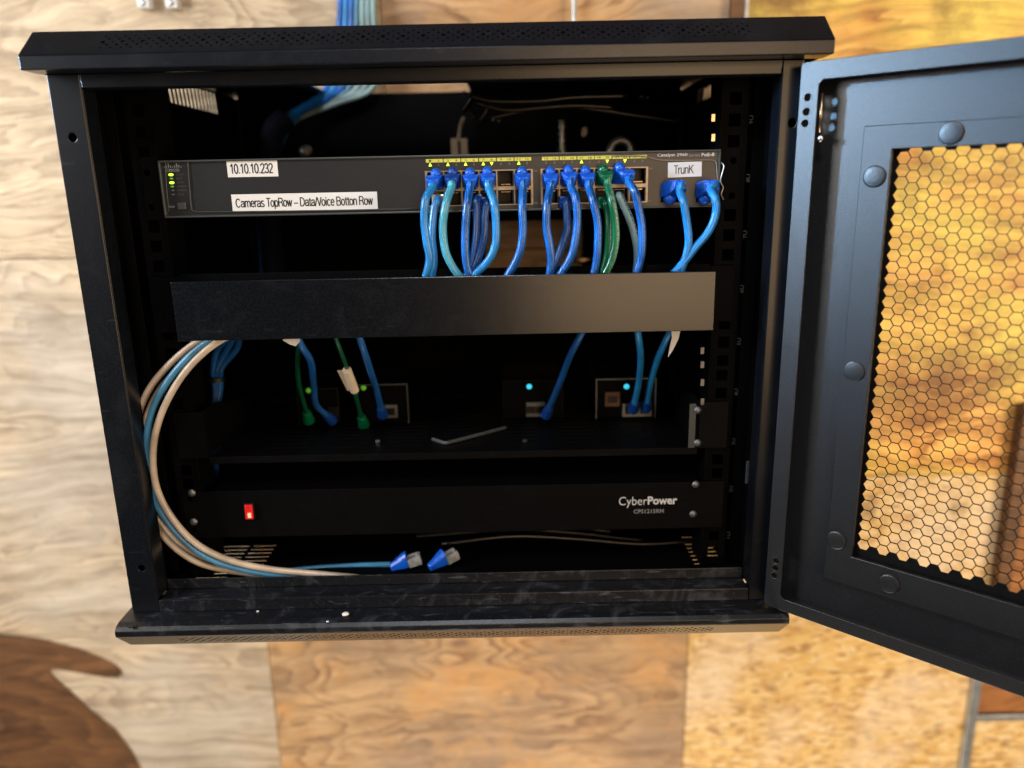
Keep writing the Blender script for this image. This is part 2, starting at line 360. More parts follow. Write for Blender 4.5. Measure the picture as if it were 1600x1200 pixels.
def text(name, s, x0, x1, zc, h, y, mat, parent, rot=0, vertical=False, bold=0):
    cu = bpy.data.curves.new(name, 'FONT'); cu.body = s; cu.size = 1; cu.resolution_u = 3; cu.offset = bold
    o = bpy.data.objects.new(name, cu); col.objects.link(o)
    bpy.context.view_layer.update()
    me = bpy.data.meshes.new_from_object(o.evaluated_get(bpy.context.evaluated_depsgraph_get()))
    bpy.data.objects.remove(o); bpy.data.curves.remove(cu)
    bm = B(); bm.from_mesh(me); bpy.data.meshes.remove(me)
    xs = [v.co.x for v in bm.verts]; ys = [v.co.y for v in bm.verts]
    a, b, c, d = min(xs), max(xs), min(ys), max(ys)
    for v in bm.verts:
        px = ((v.co.x - a) / (b - a) - .5) * (x1 - x0); pz = ((v.co.y - c) / (d - c) - .5) * h
        if vertical: px, pz = -pz, px
        px, pz = px * math.cos(rot) - pz * math.sin(rot), px * math.sin(rot) + pz * math.cos(rot)
        v.co = V(((x0 + x1) / 2 + px, y, zc + pz))
    bm.normal_update()
    for f in bm.faces:
        if f.normal.y > 0: f.normal_flip()
    return obj(name, bm, mat, parent, solid=.00012)

def A_(cx, cy, rx, ry, a0, a1, n=10):
    return [(cx + rx * math.cos(math.radians(a0 + (a1 - a0) * i / n)), cy + ry * math.sin(math.radians(a0 + (a1 - a0) * i / n))) for i in range(n + 1)]
x_ = .72
def bowl(cx, w, n=16): return A_(cx, x_ / 2, w / 2, x_ / 2, 0, 360, n)
GL = {  # simple grotesque letters: advance width, strokes
 '0': (.56, [A_(.23, .5, .23, .5, 0, 360, 20)]), '1': (.56, [[(.06, .80), (.16, .84), (.27, 1), (.27, 0)]]),
 '2': (.56, [A_(.23, .73, .22, .27, 165, -25, 10) + [(.02, 0), (.46, 0)]]), '3': (.56, [A_(.22, .75, .19, .25, 160, -90, 10) + A_(.22, .26, .23, .26, 90, -160, 12)]),
 '.': (.26, [[(.08, 0), (.08, .07)]]), ' ': (.26, []), '-': (.56, [[(.0, .36), (.46, .36)]]), '/': (.30, [[(-.02, -.03), (.24, 1.02)]]),
 'C': (.68, [A_(.29, .5, .29, .5, 42, 318, 20)]), 'T': (.56, [[(0, 1), (.50, 1)], [(.25, 1), (.25, 0)]]),
 'R': (.66, [[(.02, 0), (.02, 1), (.30, 1)] + A_(.30, .76, .22, .24, 90, -90, 8) + [(.02, .52)], [(.30, .52), (.40, .46), (.48, .28), (.54, 0)]]),
 'D': (.68, [[(.02, 0), (.02, 1), (.22, 1)] + A_(.22, .5, .33, .5, 90, -90, 14) + [(.02, 0)]]), 'V': (.58, [[(-.02, 1), (.25, 0), (.52, 1)]]),
 'B': (.64, [[(.02, .53), (.30, .53)] + A_(.30, .765, .19, .235, -90, 90, 8) + [(.02, 1), (.02, 0), (.30, 0)] + A_(.30, .265, .22, .265, -90, 90, 8)]),
 'K': (.64, [[(.02, 0), (.02, 1)], [(.50, 1), (.02, .40)], [(.19, .60), (.54, 0)]]),
 'a': (.52, [[(.02, .56)] + A_(.21, .52, .18, .20, 150, 0, 8) + [(.39, .10), (.43, 0)], [(.39, .43), (.18, .38)] + A_(.17, .20, .17, .19, 110, 300, 8) + [(.39, .16)]]),
 'm': (.80, [[(.02, 0), (.02, x_)], [(.02, .5)] + A_(.18, .52, .16, .20, 150, 0, 6) + [(.34, 0)], [(.34, .5)] + A_(.50, .52, .16, .20, 150, 0, 6) + [(.66, 0)]]),
 'e': (.52, [[(.02, .38), (.41, .38)] + A_(.215, x_ / 2, .20, x_ / 2, 0, 318, 18)]), 'r': (.34, [[(.02, 0), (.02, x_)], [(.02, .45), (.08, .64), (.18, .71), (.27, .70)]]),
 's': (.47, [A_(.19, .54, .16, .18, 30, 270, 9) + A_(.19, .18, .18, .18, 90, -150, 9)]), 'o': (.52, [bowl(.21, .42)]),
 'p': (.54, [[(.02, -.27), (.02, x_)], bowl(.23, .40)]), 'w': (.66, [[(-.02, x_), (.14, 0), (.28, x_), (.42, 0), (.58, x_)]]),
 't': (.30, [[(.10, .92), (.10, .12), (.15, .01), (.24, .01)], [(-.02, x_), (.22, x_)]]), 'i': (.22, [[(.05, 0), (.05, x_)], [(.05, .90), (.05, .99)]]),
 'c': (.48, [A_(.20, x_ / 2, .20, x_ / 2, 48, 312, 14)]), 'n': (.52, [[(.02, 0), (.02, x_)], [(.02, .48)] + A_(.20, .52, .18, .20, 150, 0, 6) + [(.38, 0)]]),
 'u': (.52, [[(.02, x_), (.02, .2)] + A_(.20, .20, .18, .20, 180, 330, 6) + [(.38, .22)], [(.38, x_), (.38, 0)]]),
}
def strokes(name, s, x0, x1, zbase, h, y, mat, parent, rot=0, wt=.12):
    tot = sum(GL[c][0] for c in s) - .1; k = (x1 - x0) / tot; bm = B(); x = 0; cx, cz = (x0 + x1) / 2, zbase + h / 2
    def F(a, b):
        px, pz = x0 + a * k - cx, zbase + b * h - cz
        return (cx + px * math.cos(rot) - pz * math.sin(rot), y, cz + px * math.sin(rot) + pz * math.cos(rot))
    kx = h / k
    for c in s:
        adv, sts = GL[c]
        for st in sts:
            pts = [V((p[0] + x, p[1] / 1)) for p in st]
            q = [V((p.x * k / h, p.y)) for p in pts]
            for a, b in zip(q[:-1], q[1:]):
                t = (b - a).normalized(); nn = V((-t.y, t.x)) * wt / 2; e = t * wt * .22; a2, b2 = a - e, b + e
                bm.faces.new([bm.verts.new(F(v.x * kx, v.y)) for v in (a2 + nn, b2 + nn, b2 - nn, a2 - nn)])
        x += adv
    bm.normal_update()
    for f in bm.faces:
        if f.normal.y > 0: f.normal_flip()
    return obj(name, bm, mat, parent)
XL, XR = -.330, .2150          # outer width of the cabinet
XI, XJ = -.3065, .1995         # opening
ZT, ZB = .083, -.3495
DEP = .410
cab = thing('server_cabinet', (-.06, .2, ZB), 'black wall mounted steel network cabinet standing open, fixed to wooden boards', 'cabinet')
# --- front frame
S = .0015
bm = plate([(XL, ZB), (XI, ZB), (XI, ZT), (XL, ZT)], [circ(P(113, 215, 0).x, P(113, 215, 0).z, .0031), circ(P(221, 888, 0).x, P(221, 888, 0).z, .0029)], lambda a, b: (a, 0, b))
obj('frame_stile', bm, M['black'], cab, solid=S, bevel=.0007)
bm = plate([(XJ, ZB), (XR, ZB), (XR, ZT), (XJ, ZT)], [circ(P(1238, 192, 0).x, P(1238, 192, 0).z, .0031)], lambda a, b: (a, 0, b))
obj('frame_stile', bm, M['black'], cab, solid=S, bevel=.0007)
bm = B(); box(bm, XI + .0005, XJ - .0005, .0, .0015, .0735, ZT); box(bm, XI + .0005, XJ - .0005, .0015, .016, .0735, .0748)
obj('frame_rail', bm, M['black'], cab, bevel=.0005)
bm = B(); box(bm, XI + .0005, XJ - .0005, .0, .0015, ZB, -.3385); box(bm, XI + .0005, XJ - .0005, .0015, .019, -.3398, -.3385)
box(bm, XI + .0005, XJ - .0005, .019, .0205, -.3385, -.3290)
obj('frame_rail', bm, M['black_dusty'], cab, bevel=.0005)
for x0, x1 in ((XI - .0015, XI), (XJ, XJ + .0015)):
    bm = B(); box(bm, x0, x1, .0017, .020, -.338, .073); obj('frame_return', bm, M['black'], cab, bevel=.0004)
for x0, x1, s in ((-.3185, -.3170, 1), (.2045, .2060, -1)):
    bm = B(); box(bm, x0, x1, .022, .048, -.336, .100)
    box(bm, *( (x1, x1 + .010) if s > 0 else (x0 - .010, x0)), .0465, .048, -.336, .100)
    obj('inner_post', bm, M['black_in'], cab, bevel=.0005)
# side panels with slots near the rear top
def slots(y0, n, pitch, wdt, z0, z1, tilt=0):
    return [[(y0 + k * pitch, z0), (y0 + k * pitch + wdt, z0), (y0 + k * pitch + wdt - tilt, z1), (y0 + k * pitch - tilt, z1)] for k in range(n)]
for x in (XL + .0002, XR - .0002):
    hs = slots(.131, 21, .0100, .0052, .0848, .1060, .004) if x < 0 else slots(.252, 8, .0095, .0052, .0850, .0985, .004)
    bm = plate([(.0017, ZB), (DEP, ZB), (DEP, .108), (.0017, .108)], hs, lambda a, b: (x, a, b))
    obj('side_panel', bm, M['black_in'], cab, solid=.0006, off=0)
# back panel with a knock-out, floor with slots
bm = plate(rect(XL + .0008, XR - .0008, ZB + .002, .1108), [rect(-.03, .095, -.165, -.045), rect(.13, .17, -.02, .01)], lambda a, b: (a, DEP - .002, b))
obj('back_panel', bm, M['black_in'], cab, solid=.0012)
hs = []
for k in range(9):
    a = .040 + k * .0078
    for x0, x1 in ((-.292, -.262), (-.259, -.236), (.164, .190)):
        if (x0 == -.259 and k < 2) or (x0 == -.292 and k in (3, 4)) or (x0 > 0 and k < 1): continue
        hs.append(rect(x0, x1, a, a + .0030))
bm = plate(rect(XL + .0008, XR - .0008, .0206, DEP - .001), hs, lambda a, b: (a, b, -.3400))
obj('floor_panel', bm, M['black_in'], cab, solid=.0012)
# top cap (hollow, perforated chamfer) and bottom cap
CX0, CX1 = -.3355, .2275
def chamf(p0, p1):
    p0, p1 = V(p0), V(p1); L = (p1 - p0).length; d = (p1 - p0) / L
    return L, lambda a, b: (a, *(p0 + d * b))
def cap(name, lipb, lipt, cham0, cham1, hx0, hx1, back, extra, mat):
    L, fn = chamf(cham0, cham1)
    na = int((hx1 - hx0) / .0035); mg = (L - 5 * .0035) / 2
    kk = 1.45 if extra else 1
    def hole(i, j):
        if i % 4 == 0: return .95 if j == 2 else (.45 * kk if j in (0, 4) else 0)
        if i % 4 == 2: return .45 * kk if j in (0, 2, 4) else 0
        return .62 * kk if j in (1, 3) else 0
    bm = perf(hx0, mg, .0035, .0035, na, 5, hole, fn)
    x1 = hx0 + na * .0035
    for a0, a1, b0, b1 in ((CX0, hx0, 0, L), (x1, CX1, 0, L), (hx0, x1, 0, mg), (hx0, x1, L - mg, L)):
        f = bm.faces.new([bm.verts.new(fn(a, b)) for a, b in rect(a0, a1, b0, b1)])
    bmesh.ops.recalc_face_normals(bm, faces=bm.faces)
    return obj(name, bm, mat, cab, solid=.001, off=0)
TL, TB = .0925, .0832
cap('cap_chamfer', 0, 0, (-.0205, TL), (.0015, .1112), -.283, .172, 0, 0, M['black'])
bm = B()
box(bm, CX0, CX1, -.0215, -.020, TB, TL); box(bm, CX0, CX1, -.020, -.0003, TB, TB + .0013)
obj('cap_lip', bm, M['black'], cab, bevel=.0012)
for x in (CX0 + .0008, CX1 - .0008):
    hs = [rect(.118, .352, .0848, .1080)] if x < 0 else [rect(.236, .345, .0850, .1020)]
    bm = plate([(-.0198, TB + .0013), (-.0198, TL), (.0015, .1100), (DEP, .1100), (DEP, .0838), (-.0003, .0838)], hs, lambda a, b: (x, a, b))
    obj('cap_end', bm, M['black'], cab, solid=.0014, off=0)
bm = plate(rect(CX0, CX1, .0018, DEP), [rect(-.214, -.043, .305, DEP - .004)], lambda a, b: (a, b, .1110))
obj('top_panel', bm, M['black'], cab, solid=.0012)
cap('cap_chamfer', 0, 0, (-.0212, -.3592), (-.0005, -.3800), -.288, .168, 0, 1, M['chamfer'])
bm = B()
# up-facing ledge, rolled edge, lip
prism(bm, [(.03, -.3497), (.0, -.3497), (-.0140, -.3500), (-.0195, -.3515), (-.0222, -.3545), (-.0222, -.3590), (-.0208, -.3590), (-.0208, -.3550), (-.0185, -.3528), (-.0138, -.3513), (.0, -.3510), (.03, -.3510)], CX0, CX1)
for x0, x1 in ((CX0, CX0 + .0015), (CX1 - .0015, CX1)):
    prism(bm, [(-.0205, -.3560), (-.0205, -.3595), (.0, -.3795), (DEP, -.3795), (DEP, -.3512), (-.010, -.3512)], x0, x1)
obj('cap_lip', bm, M['black_dusty'], cab, bevel=.0005)
p = PZ(205, 978, -.3497); bm = B(); cyl(bm, p + V((0, 0, -.0005)), p + V((0, 0, .0001)), .0026); obj('cap_hole', bm, M['plastic'], cab)
# bright latch strike on the right post
p = P(1170, 738, .035); bm = B(); box(bm, p.x - .0025, p.x + .0020, .034, .036, p.z - .0105, p.z + .0105); obj('latch_strike', bm, M['dull'], cab, bevel=.0004)
# mounting rails
RY = .0445
U = .04445; ZU = .0235 + U            # top of the highest U shown
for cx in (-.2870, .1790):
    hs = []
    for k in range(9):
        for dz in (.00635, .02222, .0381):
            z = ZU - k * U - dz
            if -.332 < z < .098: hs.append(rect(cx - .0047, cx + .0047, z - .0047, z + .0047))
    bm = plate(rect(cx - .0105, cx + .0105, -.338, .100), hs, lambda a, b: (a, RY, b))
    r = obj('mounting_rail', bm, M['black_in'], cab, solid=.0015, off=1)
    bm = B(); s = -1 if cx > 0 else 1; xe = cx + s * .0105
    box(bm, min(xe, xe + s * .0012), max(xe, xe + s * .0012), RY - .004, RY + .03, -.338, .100)
    obj('rail_flange', bm, M['black_in'], r)
    for k in range(9):
        z = ZU - k * U - U / 2
        text('rail_number', '%dU' % (9 - k), cx + .0105 - .0002, cx + .0165, z, .0030, RY - .0003, M['face_edge'], r, vertical=True) if cx > 0 else None
# little bright tabs where nuts sit on the right rail
for py in (184, 215, 548, 570, 598, 628):
    p = P(1115 if py < 300 else 1098, py, RY - .006); bm = B(); box(bm, p.x - .0018, p.x + .0014, p.y, p.y + .001, p.z - .003, p.z + .003)
    obj('cage_nut', bm, M['brass'] if py < 300 else M['dull'], cab, bevel=.0003)
# --- door
th = math.radians(42.5)
du = V((math.cos(th), -math.sin(th), 0)); dn = V((-math.sin(th), -math.cos(th), 0)); H0 = V((.2085, -.012, 0))
def D(u, n, z): return tuple(H0 + du * u + dn * n + V((0, 0, z)))
DW = .53; DT, DB = .0792, -.3468
hs = [circ(a, b, .0024, 14) for a, b in ((.0062, .0556), (.0060, .0460), (.0056, .0382), (.0075, -.3040), (.0075, -.3105), (.0070, -.3175))]
fl = plate([(0, DB + .003), (.003, DB), (DW, DB), (DW, DT), (0, DT)], hs + [[(.0135, -.3335), (.0165, -.3360), (DW - .014, -.3360), (DW - .014, .0665), (.0165, .0665), (.0135, .0635)]], lambda a, b: D(a, 0, b))
door = obj('door', fl, M['black_door'], cab, solid=.0012, bevel=.0004, origin=D(0, 0, -.13))
bm = B()
for u0, u1, z0, z1 in ((.0, .0012, DB, DT), (DW - .0012, DW, DB, DT), (.0012, DW - .0012, DT - .0012, DT), (.0012, DW - .0012, DB, DB + .0012)):
    box(bm, u0, u1, -.0170, -.0014, z0, z1, fn=D)
obj('door_edge', bm, M['black_door'], door, bevel=.0006)
MU0, MU1, MZ0, MZ1 = .0600, .468, -.2900, .0200
bm = plate(rect(.0, DW, DB, DT), [rect(MU0 - .004, MU1, MZ0 - .003, MZ1 + .003)], lambda a, b: D(a, -.0185, b))
obj('door_skin', bm, M['black_door'], door, solid=.0012, off=0)
# screen frame strip (raised) around the screen
sf = plate(rect(.0425, .486, -.3115, .0345), [rect(.0625, .466, -.2870, .0185)], lambda a, b: D(a, -.0140, b))
sfo = obj('screen_frame', sf, M['black_door'], door, solid=.0040, off=0, bevel=.0006)
for a, b in ((.0974, .0270), (.0525, .0005), (.0515, -.1392), (.0500, -.2765), (.0914, -.2995), (.2, .027), (.3, .027), (.2, -.2995), (.3, -.2995)):
    bm = B(); cyl(bm, D(a, -.0122, b), D(a, -.0108, b), .0076, .0074, 28); dome(bm, D(a, -.0108, b), dn, .0074, .0008, 28, 3)
    obj('screen_button', bm, M['black_door'], door, smooth=False, bevel=.0)
# hexagon screen
PT = .0083; R = PT / math.sqrt(3); cw = PT * math.sqrt(3) / 2
bm = B(); cache = {}
u_start = .0680; z_start = .0125
for c in range(-3, 60):
    for r in range(-3, 41):
        cu, cz = u_start + c * cw, z_start - r * PT + (PT / 2 if c % 2 else 0)
        if cu > MU1 + .012 or cz < MZ0 - .012: continue
        solid = c < 0 or r < 0 or cz < MZ0 + .0085 or cu > MU1 - .006
        O = []
        for k in range(6):
            a = k * math.pi / 3; q = (round(cu + R * math.cos(a), 5), round(cz + R * math.sin(a), 5))
            if q not in cache: cache[q] = bm.verts.new(D(q[0], -.0200, q[1]))
            O.append(cache[q])
        if solid: bm.faces.new(O); continue
        I = [bm.verts.new(D(cu + R * .94 * math.cos(k * math.pi / 3), -.0200, cz + R * .94 * math.sin(k * math.pi / 3))) for k in range(6)]
        for k in range(6): bm.faces.new((O[k], O[(k + 1) % 6], I[(k + 1) % 6], I[k]))
bmesh.ops.recalc_face_normals(bm, faces=bm.faces)
obj('door_screen', bm, M['screen'], door, solid=.0010, off=0)
bm = B(); cyl(bm, D(.0152, -.0035, .058), D(.0152, -.0035, .0315), .0011, segs=12); obj('hinge_pin', bm, M['brass'], door, smooth=True)
bm = B(); dome(bm, D(.0158, -.004, .0275), dn, .0026, .0018, 20, 4); obj('hinge_screw', bm, M['steel'], door, smooth=True)
# ------------------------------------------------------------ network switch
FY = .040
sw = thing('network_switch', (-.055, .14, -.0205), 'dark grey rack network switch with yellow port numbers and white tape labels', 'network switch')
SX0, SX1, SZ0, SZ1 = -.2752, .1682, -.0205, .0237
cols1 = [P(x, 285, FY).x for x in (680, 707.5, 735, 762.5, 790, 817.5)]
cols2 = [P(x, 280, FY).x for x in (860, 887.5, 915, 942, 969.5, 997)]
PW = .0058
zt0, zt1, zb0, zb1 = -.0012, .0108, -.0150, -.0040
hs = []
for cs in (cols1, cols2):
    for cxx in cs: hs += [rect(cxx - PW, cxx + PW, zt0, zt1), rect(cxx - PW, cxx + PW, zb0, zb1)]
TRK = [P(1047, 303, FY), P(1102, 303, FY)]
for t in TRK: hs.append(rect(t.x - .0082, t.x + .0082, t.z - .0072, t.z + .0090))
bm = plate(rect(SX0 + .0015, SX1 - .0015, SZ0 + .0012, SZ1 - .0012), hs, lambda a, b: (a, FY, b))
obj('faceplate', bm, M['face'], sw, solid=.001)
bm = B(); y0, y1 = FY - .0022, FY + .18
for a in ((SX0, SX1, SZ1 - .0016, SZ1), (SX0, SX1, SZ0, SZ0 + .0016)): box(bm, a[0], a[1], y0, y1, a[2], a[3])
for a in ((SX0, SX0 + .0018), (SX1 - .0018, SX1)): box(bm, a[0], a[1], y0, y1, SZ0 + .0016, SZ1 - .0016)
obj('housing', bm, M['face_edge'], sw, bevel=.0006)
# raised edge of the left control panel
X1 = P(297, 290, FY).x; X0 = P(260, 290, FY).x
bm = B(); yy = FY - .0012
pts = [P(293, 250, yy), P(296, 290, yy), P(299, 322, yy), P(304, 330, yy), P(340, 331, yy), P(500, 329, yy), P(655, 326, yy)]
tube(bm, pts, .0005, 8, 6); obj('trim_line', bm, M['face_edge'], sw, smooth=True)
bm = B(); tube(bm, [P(258, 250, yy), P(260, 290, yy), P(264, 331, yy)], .00045, 8, 4); obj('trim_line', bm, M['face_edge'], sw, smooth=True)
bm = B(); tube(bm, [P(955, 243.5, yy), P(1000, 243.5, yy), P(1018, 247, yy), P(1032, 250, yy), P(1060, 250.5, yy), P(1105, 250, yy), P(1115, 251, yy), P(1119, 256, yy), P(1121, 280, yy), P(1124, 318, yy)], .00045, 8, 6); obj('trim_line', bm, M['shield'], sw, smooth=True)
# logo: nine bars over the word
a, b = P(255, 258, FY), P(284, 258, FY)
bm = B(); hts = [.0008, .0018, .0034, .0018, .0008, .0018, .0034, .0018, .0008]
for k, h in enumerate(hts):
    x = a.x + (b.x - a.x) * (k + .5) / 9; box(bm, x - .0003, x + .0003, FY - .0002, FY, P(268, 262, FY).z, P(268, 262, FY).z + h)
obj('logo_bars', bm, M['grey_ink'], sw)
text('logo_lettering', 'CISCO', P(259, 266, FY).x, P(280, 266, FY).x, P(268, 266, FY).z, .0022, FY - .0001, M['grey_ink'], sw, bold=.02)
for k, (py, s) in enumerate(((273, 'SYST'), (279, 'RPS'), (285.5, 'STAT'), (291.5, 'DUPLX'), (297.5, 'SPEED'), (304, 'PoE'))):
    px = 267 + k * .7
    c = P(px, py, FY); big = k in (0, 2)
    bm = B(); dome(bm, (0, 0, 0), (0, -1, 0), 1, .5, 16, 3)
    for v in bm.verts: v.co = V((c.x + v.co.x * (.0021 if big else .0015), FY + v.co.y * .0008, c.z + v.co.z * (.0011 if big else .0007)))
    obj('led', bm, M['led_y'] if big else (M['led_g'] if k in (1, 3) else M['led_off']), sw, smooth=True)
    text('led_lettering', s, P(px + 8, py, FY).x, P(px + 9 + 2.6 * len(s), py, FY).x, c.z, .0012, FY - .0001, M['led_off'], sw)
text('mode_lettering', 'MODE', P(263, 323, FY).x, P(273, 323, FY).x, P(268, 323, FY).z, .0014, FY - .0001, M['grey_ink'], sw)
c = P(285, 322, FY); bm = B(); box(bm, c.x - .0034, c.x + .0034, FY - .0016, FY, c.z - .0028, c.z + .0028); obj('mode_button', bm, M['face_edge'], sw, bevel=.0006)
# tape labels
def tape_label(px0, py0, px1, py1, s, tx0, tx1, th, name='label_tape', rot=0, font_mat='ink', bold=0):
    a, b = P(px0, py0, FY - .0004), P(px1, py1, FY - .0004)
    bm = B(); cx, cz = (a.x + b.x) / 2, (a.z + b.z) / 2; hw, hh = (b.x - a.x) / 2, (a.z - b.z) / 2
    def R_(x, y, z): return (cx + x * math.cos(rot) - z * math.sin(rot), y, cz + x * math.sin(rot) + z * math.cos(rot))
    box(bm, -hw, hw, FY - .0004, FY - .0001, -hh, hh, fn=R_); o = obj(name, bm, M['label'], sw)
    c0, c1 = P(tx0, (py0 + py1) / 2, FY).x, P(tx1, (py0 + py1) / 2, FY).x
    strokes('label_lettering', s, c0, c1, cz - th / 2, th, FY - .00055, M[font_mat], o, rot=rot, wt=bold)
tape_label(353.5, 251, 435, 275.5, '10.10.10.232', 360, 426, .0070, bold=.125)
tape_label(361, 304, 590.5, 326.5, 'Cameras TopRow - Data/Voice Botton Row', 369, 582, .0064, bold=.13)
tape_label(1044, 253.5, 1096, 276, 'TrunK', 1053, 1083, .0062, rot=.02, bold=.10)
text('model_lettering', 'Catalyst 2960', P(1027, 243, FY).x, P(1074, 243, FY).x, P(1050, 242.6, FY).z, .0030, FY - .0004, M['pale_ink'], sw, bold=.012)
text('model_lettering', 'Series', P(1076, 243, FY).x, P(1093, 243, FY).x, P(1085, 242.2, FY).z, .0022, FY - .0004, M['grey_ink'], sw)
text('model_lettering', 'PoE-8', P(1096, 241, FY).x, P(1116, 241, FY).x, P(1107, 241.4, FY).z, .0027, FY - .0004, M['pale_ink'], sw, bold=.02)
# number strips, port lights, port cages
ACT = {1: 1, 3: 1, 5: 1, 7: 1, 8: -1, 11: 1, 17: 1, 20: -1, 22: -1}
for bi, cs in enumerate((cols1, cols2)):
    for k, cxx in enumerate(cs):
        n0 = bi * 12 + k * 2 + 1
        zc = .0194 if bi == 0 else .0194
        bm = B(); box(bm, cxx - .0066, cxx + .0066, FY - .0004, FY - .0001, zc - .0013, zc + .0013); st = obj('number_strip', bm, M['yellow'], sw)
        for q in (0, 1):
            xx = cxx + (-.0033, .0033)[q]; n = n0 + q
            text('port_number', str(n), xx - .0008 - .0005 * (n > 9), xx + .0008 + .0005 * (n > 9), zc, .0016, FY - .0005, M['ink'], st)
            d = ACT.get(n, 0); zz = zc - .0030; s = -1 if d < 0 else 1; hw = .00135 if d else .0008
            bm = B(); prism(bm, [(xx - hw, zz - s * .0011), (xx + hw, zz - s * .0011), (xx, zz + s * .0015)], FY - .0005, FY - .0001, fn=lambda a, b, x: (a, x, b))
            obj('port_light', bm, M['led_y'] if d else M['led_off'], sw)
        for z0, z1 in ((zt0, zt1), (zb0, zb1)):
            bm = B(); a0, a1 = cxx - PW, cxx + PW; tt = .0005; yb = FY + .013
            box(bm, a0, a1, yb, yb + tt, z0, z1); box(bm, a0, a0 + tt, FY, yb, z0, z1); box(bm, a1 - tt, a1, FY, yb, z0, z1)
            box(bm, a0 + tt, a1 - tt, FY, yb, z0, z0 + tt); box(bm, a0 + tt, a1 - tt, FY, yb, z1 - tt, z1)
            pr = obj('port', bm, M['plastic'], sw)
            bm = B(); zc2 = z0 + .0015 if z0 > -.003 else z1 - .0015
            for g in range(8): box(bm, cxx - .0036 + g * .00098, cxx - .0032 + g * .00098, FY + .002, FY + .010, zc2 - .0004, zc2 + .0004)
            obj('contacts', bm, M['brass'], pr)
    # metal shield round each bank
    xa, xb = cs[0] - .0078, cs[-1] + .0078; bm = B(); ya, yb = FY - .0008, FY - .0001
    box(bm, xa, xb, ya, yb, zt1, zt1 + .0009); box(bm, xa, xb, ya, yb, zb1, zt0); box(bm, xa, xb, ya, yb, zb0 - .0008, zb0)
    xs = [xa] + [(cs[i] + cs[i + 1]) / 2 for i in range(5)] + [xb]
    for i, x in enumerate(xs):
        wd = .0009 if 0 < i < 6 else .0016; x = x + (.0008 if i == 0 else (-.0008 if i == 6 else 0))
        box(bm, x - wd / 2, x + wd / 2, ya, yb, zb0, zb1); box(bm, x - wd / 2, x + wd / 2, ya, yb, zt0, zt1)
    obj('port_shield', bm, M['shield'], sw)
    bm = B(); x = xa
    while x < xb: box(bm, x, x + .0009, FY - .0007, FY - .0001, zb0 - .0036, zb0 - .0014); x += .00175
    obj('vent_comb', bm, M['face_edge'], sw)
    for z, ss in ((zt1 - .0005, '%dX' % (bi * 12 + 12)), (zb0 + .0005, '%dX' % (bi * 12 + 12))):
        text('bank_lettering', ss, xb + .0006, xb + .0036, z, .0015, FY - .0002, M['grey_ink'], sw)
for t in TRK:
    bm = B(); a0, a1, z0, z1 = t.x - .0082, t.x + .0082, t.z - .0072, t.z + .0090; tt = .0006
    box(bm, a0, a1, FY + .013, FY + .0136, z0, z1); box(bm, a0, a0 + tt, FY - .001, FY + .013, z0, z1); box(bm, a1 - tt, a1, FY - .001, FY + .013, z0, z1)
    box(bm, a0 + tt, a1 - tt, FY - .001, FY + .013, z0, z0 + tt); box(bm, a0 + tt, a1 - tt, FY - .001, FY + .013, z1 - tt, z1)
    obj('uplink_port', bm, M['face_edge'], sw)
bm = B(); x0 = TRK[0].x - .011; box(bm, P(1000, 320, FY).x, SX1 - .003, FY - .0010, FY - .0001, P(1060, 323, FY).z - .0005, P(1060, 323, FY).z + .0004)
obj('trim_line', bm, M['shield'], sw)
bm = B(); dome(bm, TRK[1] + V((-.0055, -.004, .001)), (0, -1, 0), .0013, .001, 14, 3); obj('led', bm, M['led_g'], sw, smooth=True)
# right ear with its curled clip, left ear stubs
bm = plate(rect(SX1, .1835, SZ0, SZ1), [circ(.1792, .0150, .0026), circ(.1792, -.0120, .0026)], lambda a, b: (a, FY + .0015, b))
obj('rack_ear', bm, M['black_in'], sw, solid=.0012)
bm = plate(rect(-.2905, SX0, SZ0 - .001, SZ1 + .003), [circ(-.2860, .0150, .0026), circ(-.2860, -.0120, .0026)], lambda a, b: (a, FY + .0015, b))
obj('rack_ear', bm, M['black_in'], sw, solid=.0012)
bm = B(); tube(bm, [P(1127, 254, .037), P(1131, 260, .036), P(1128, 272, .036), P(1126, 284, .037), P(1130, 293, .036), P(1127, 303, .036), P(1131, 312, .037)], .0006, 8, 6)
obj('ear_clip', bm, M['steel'], sw, smooth=True)
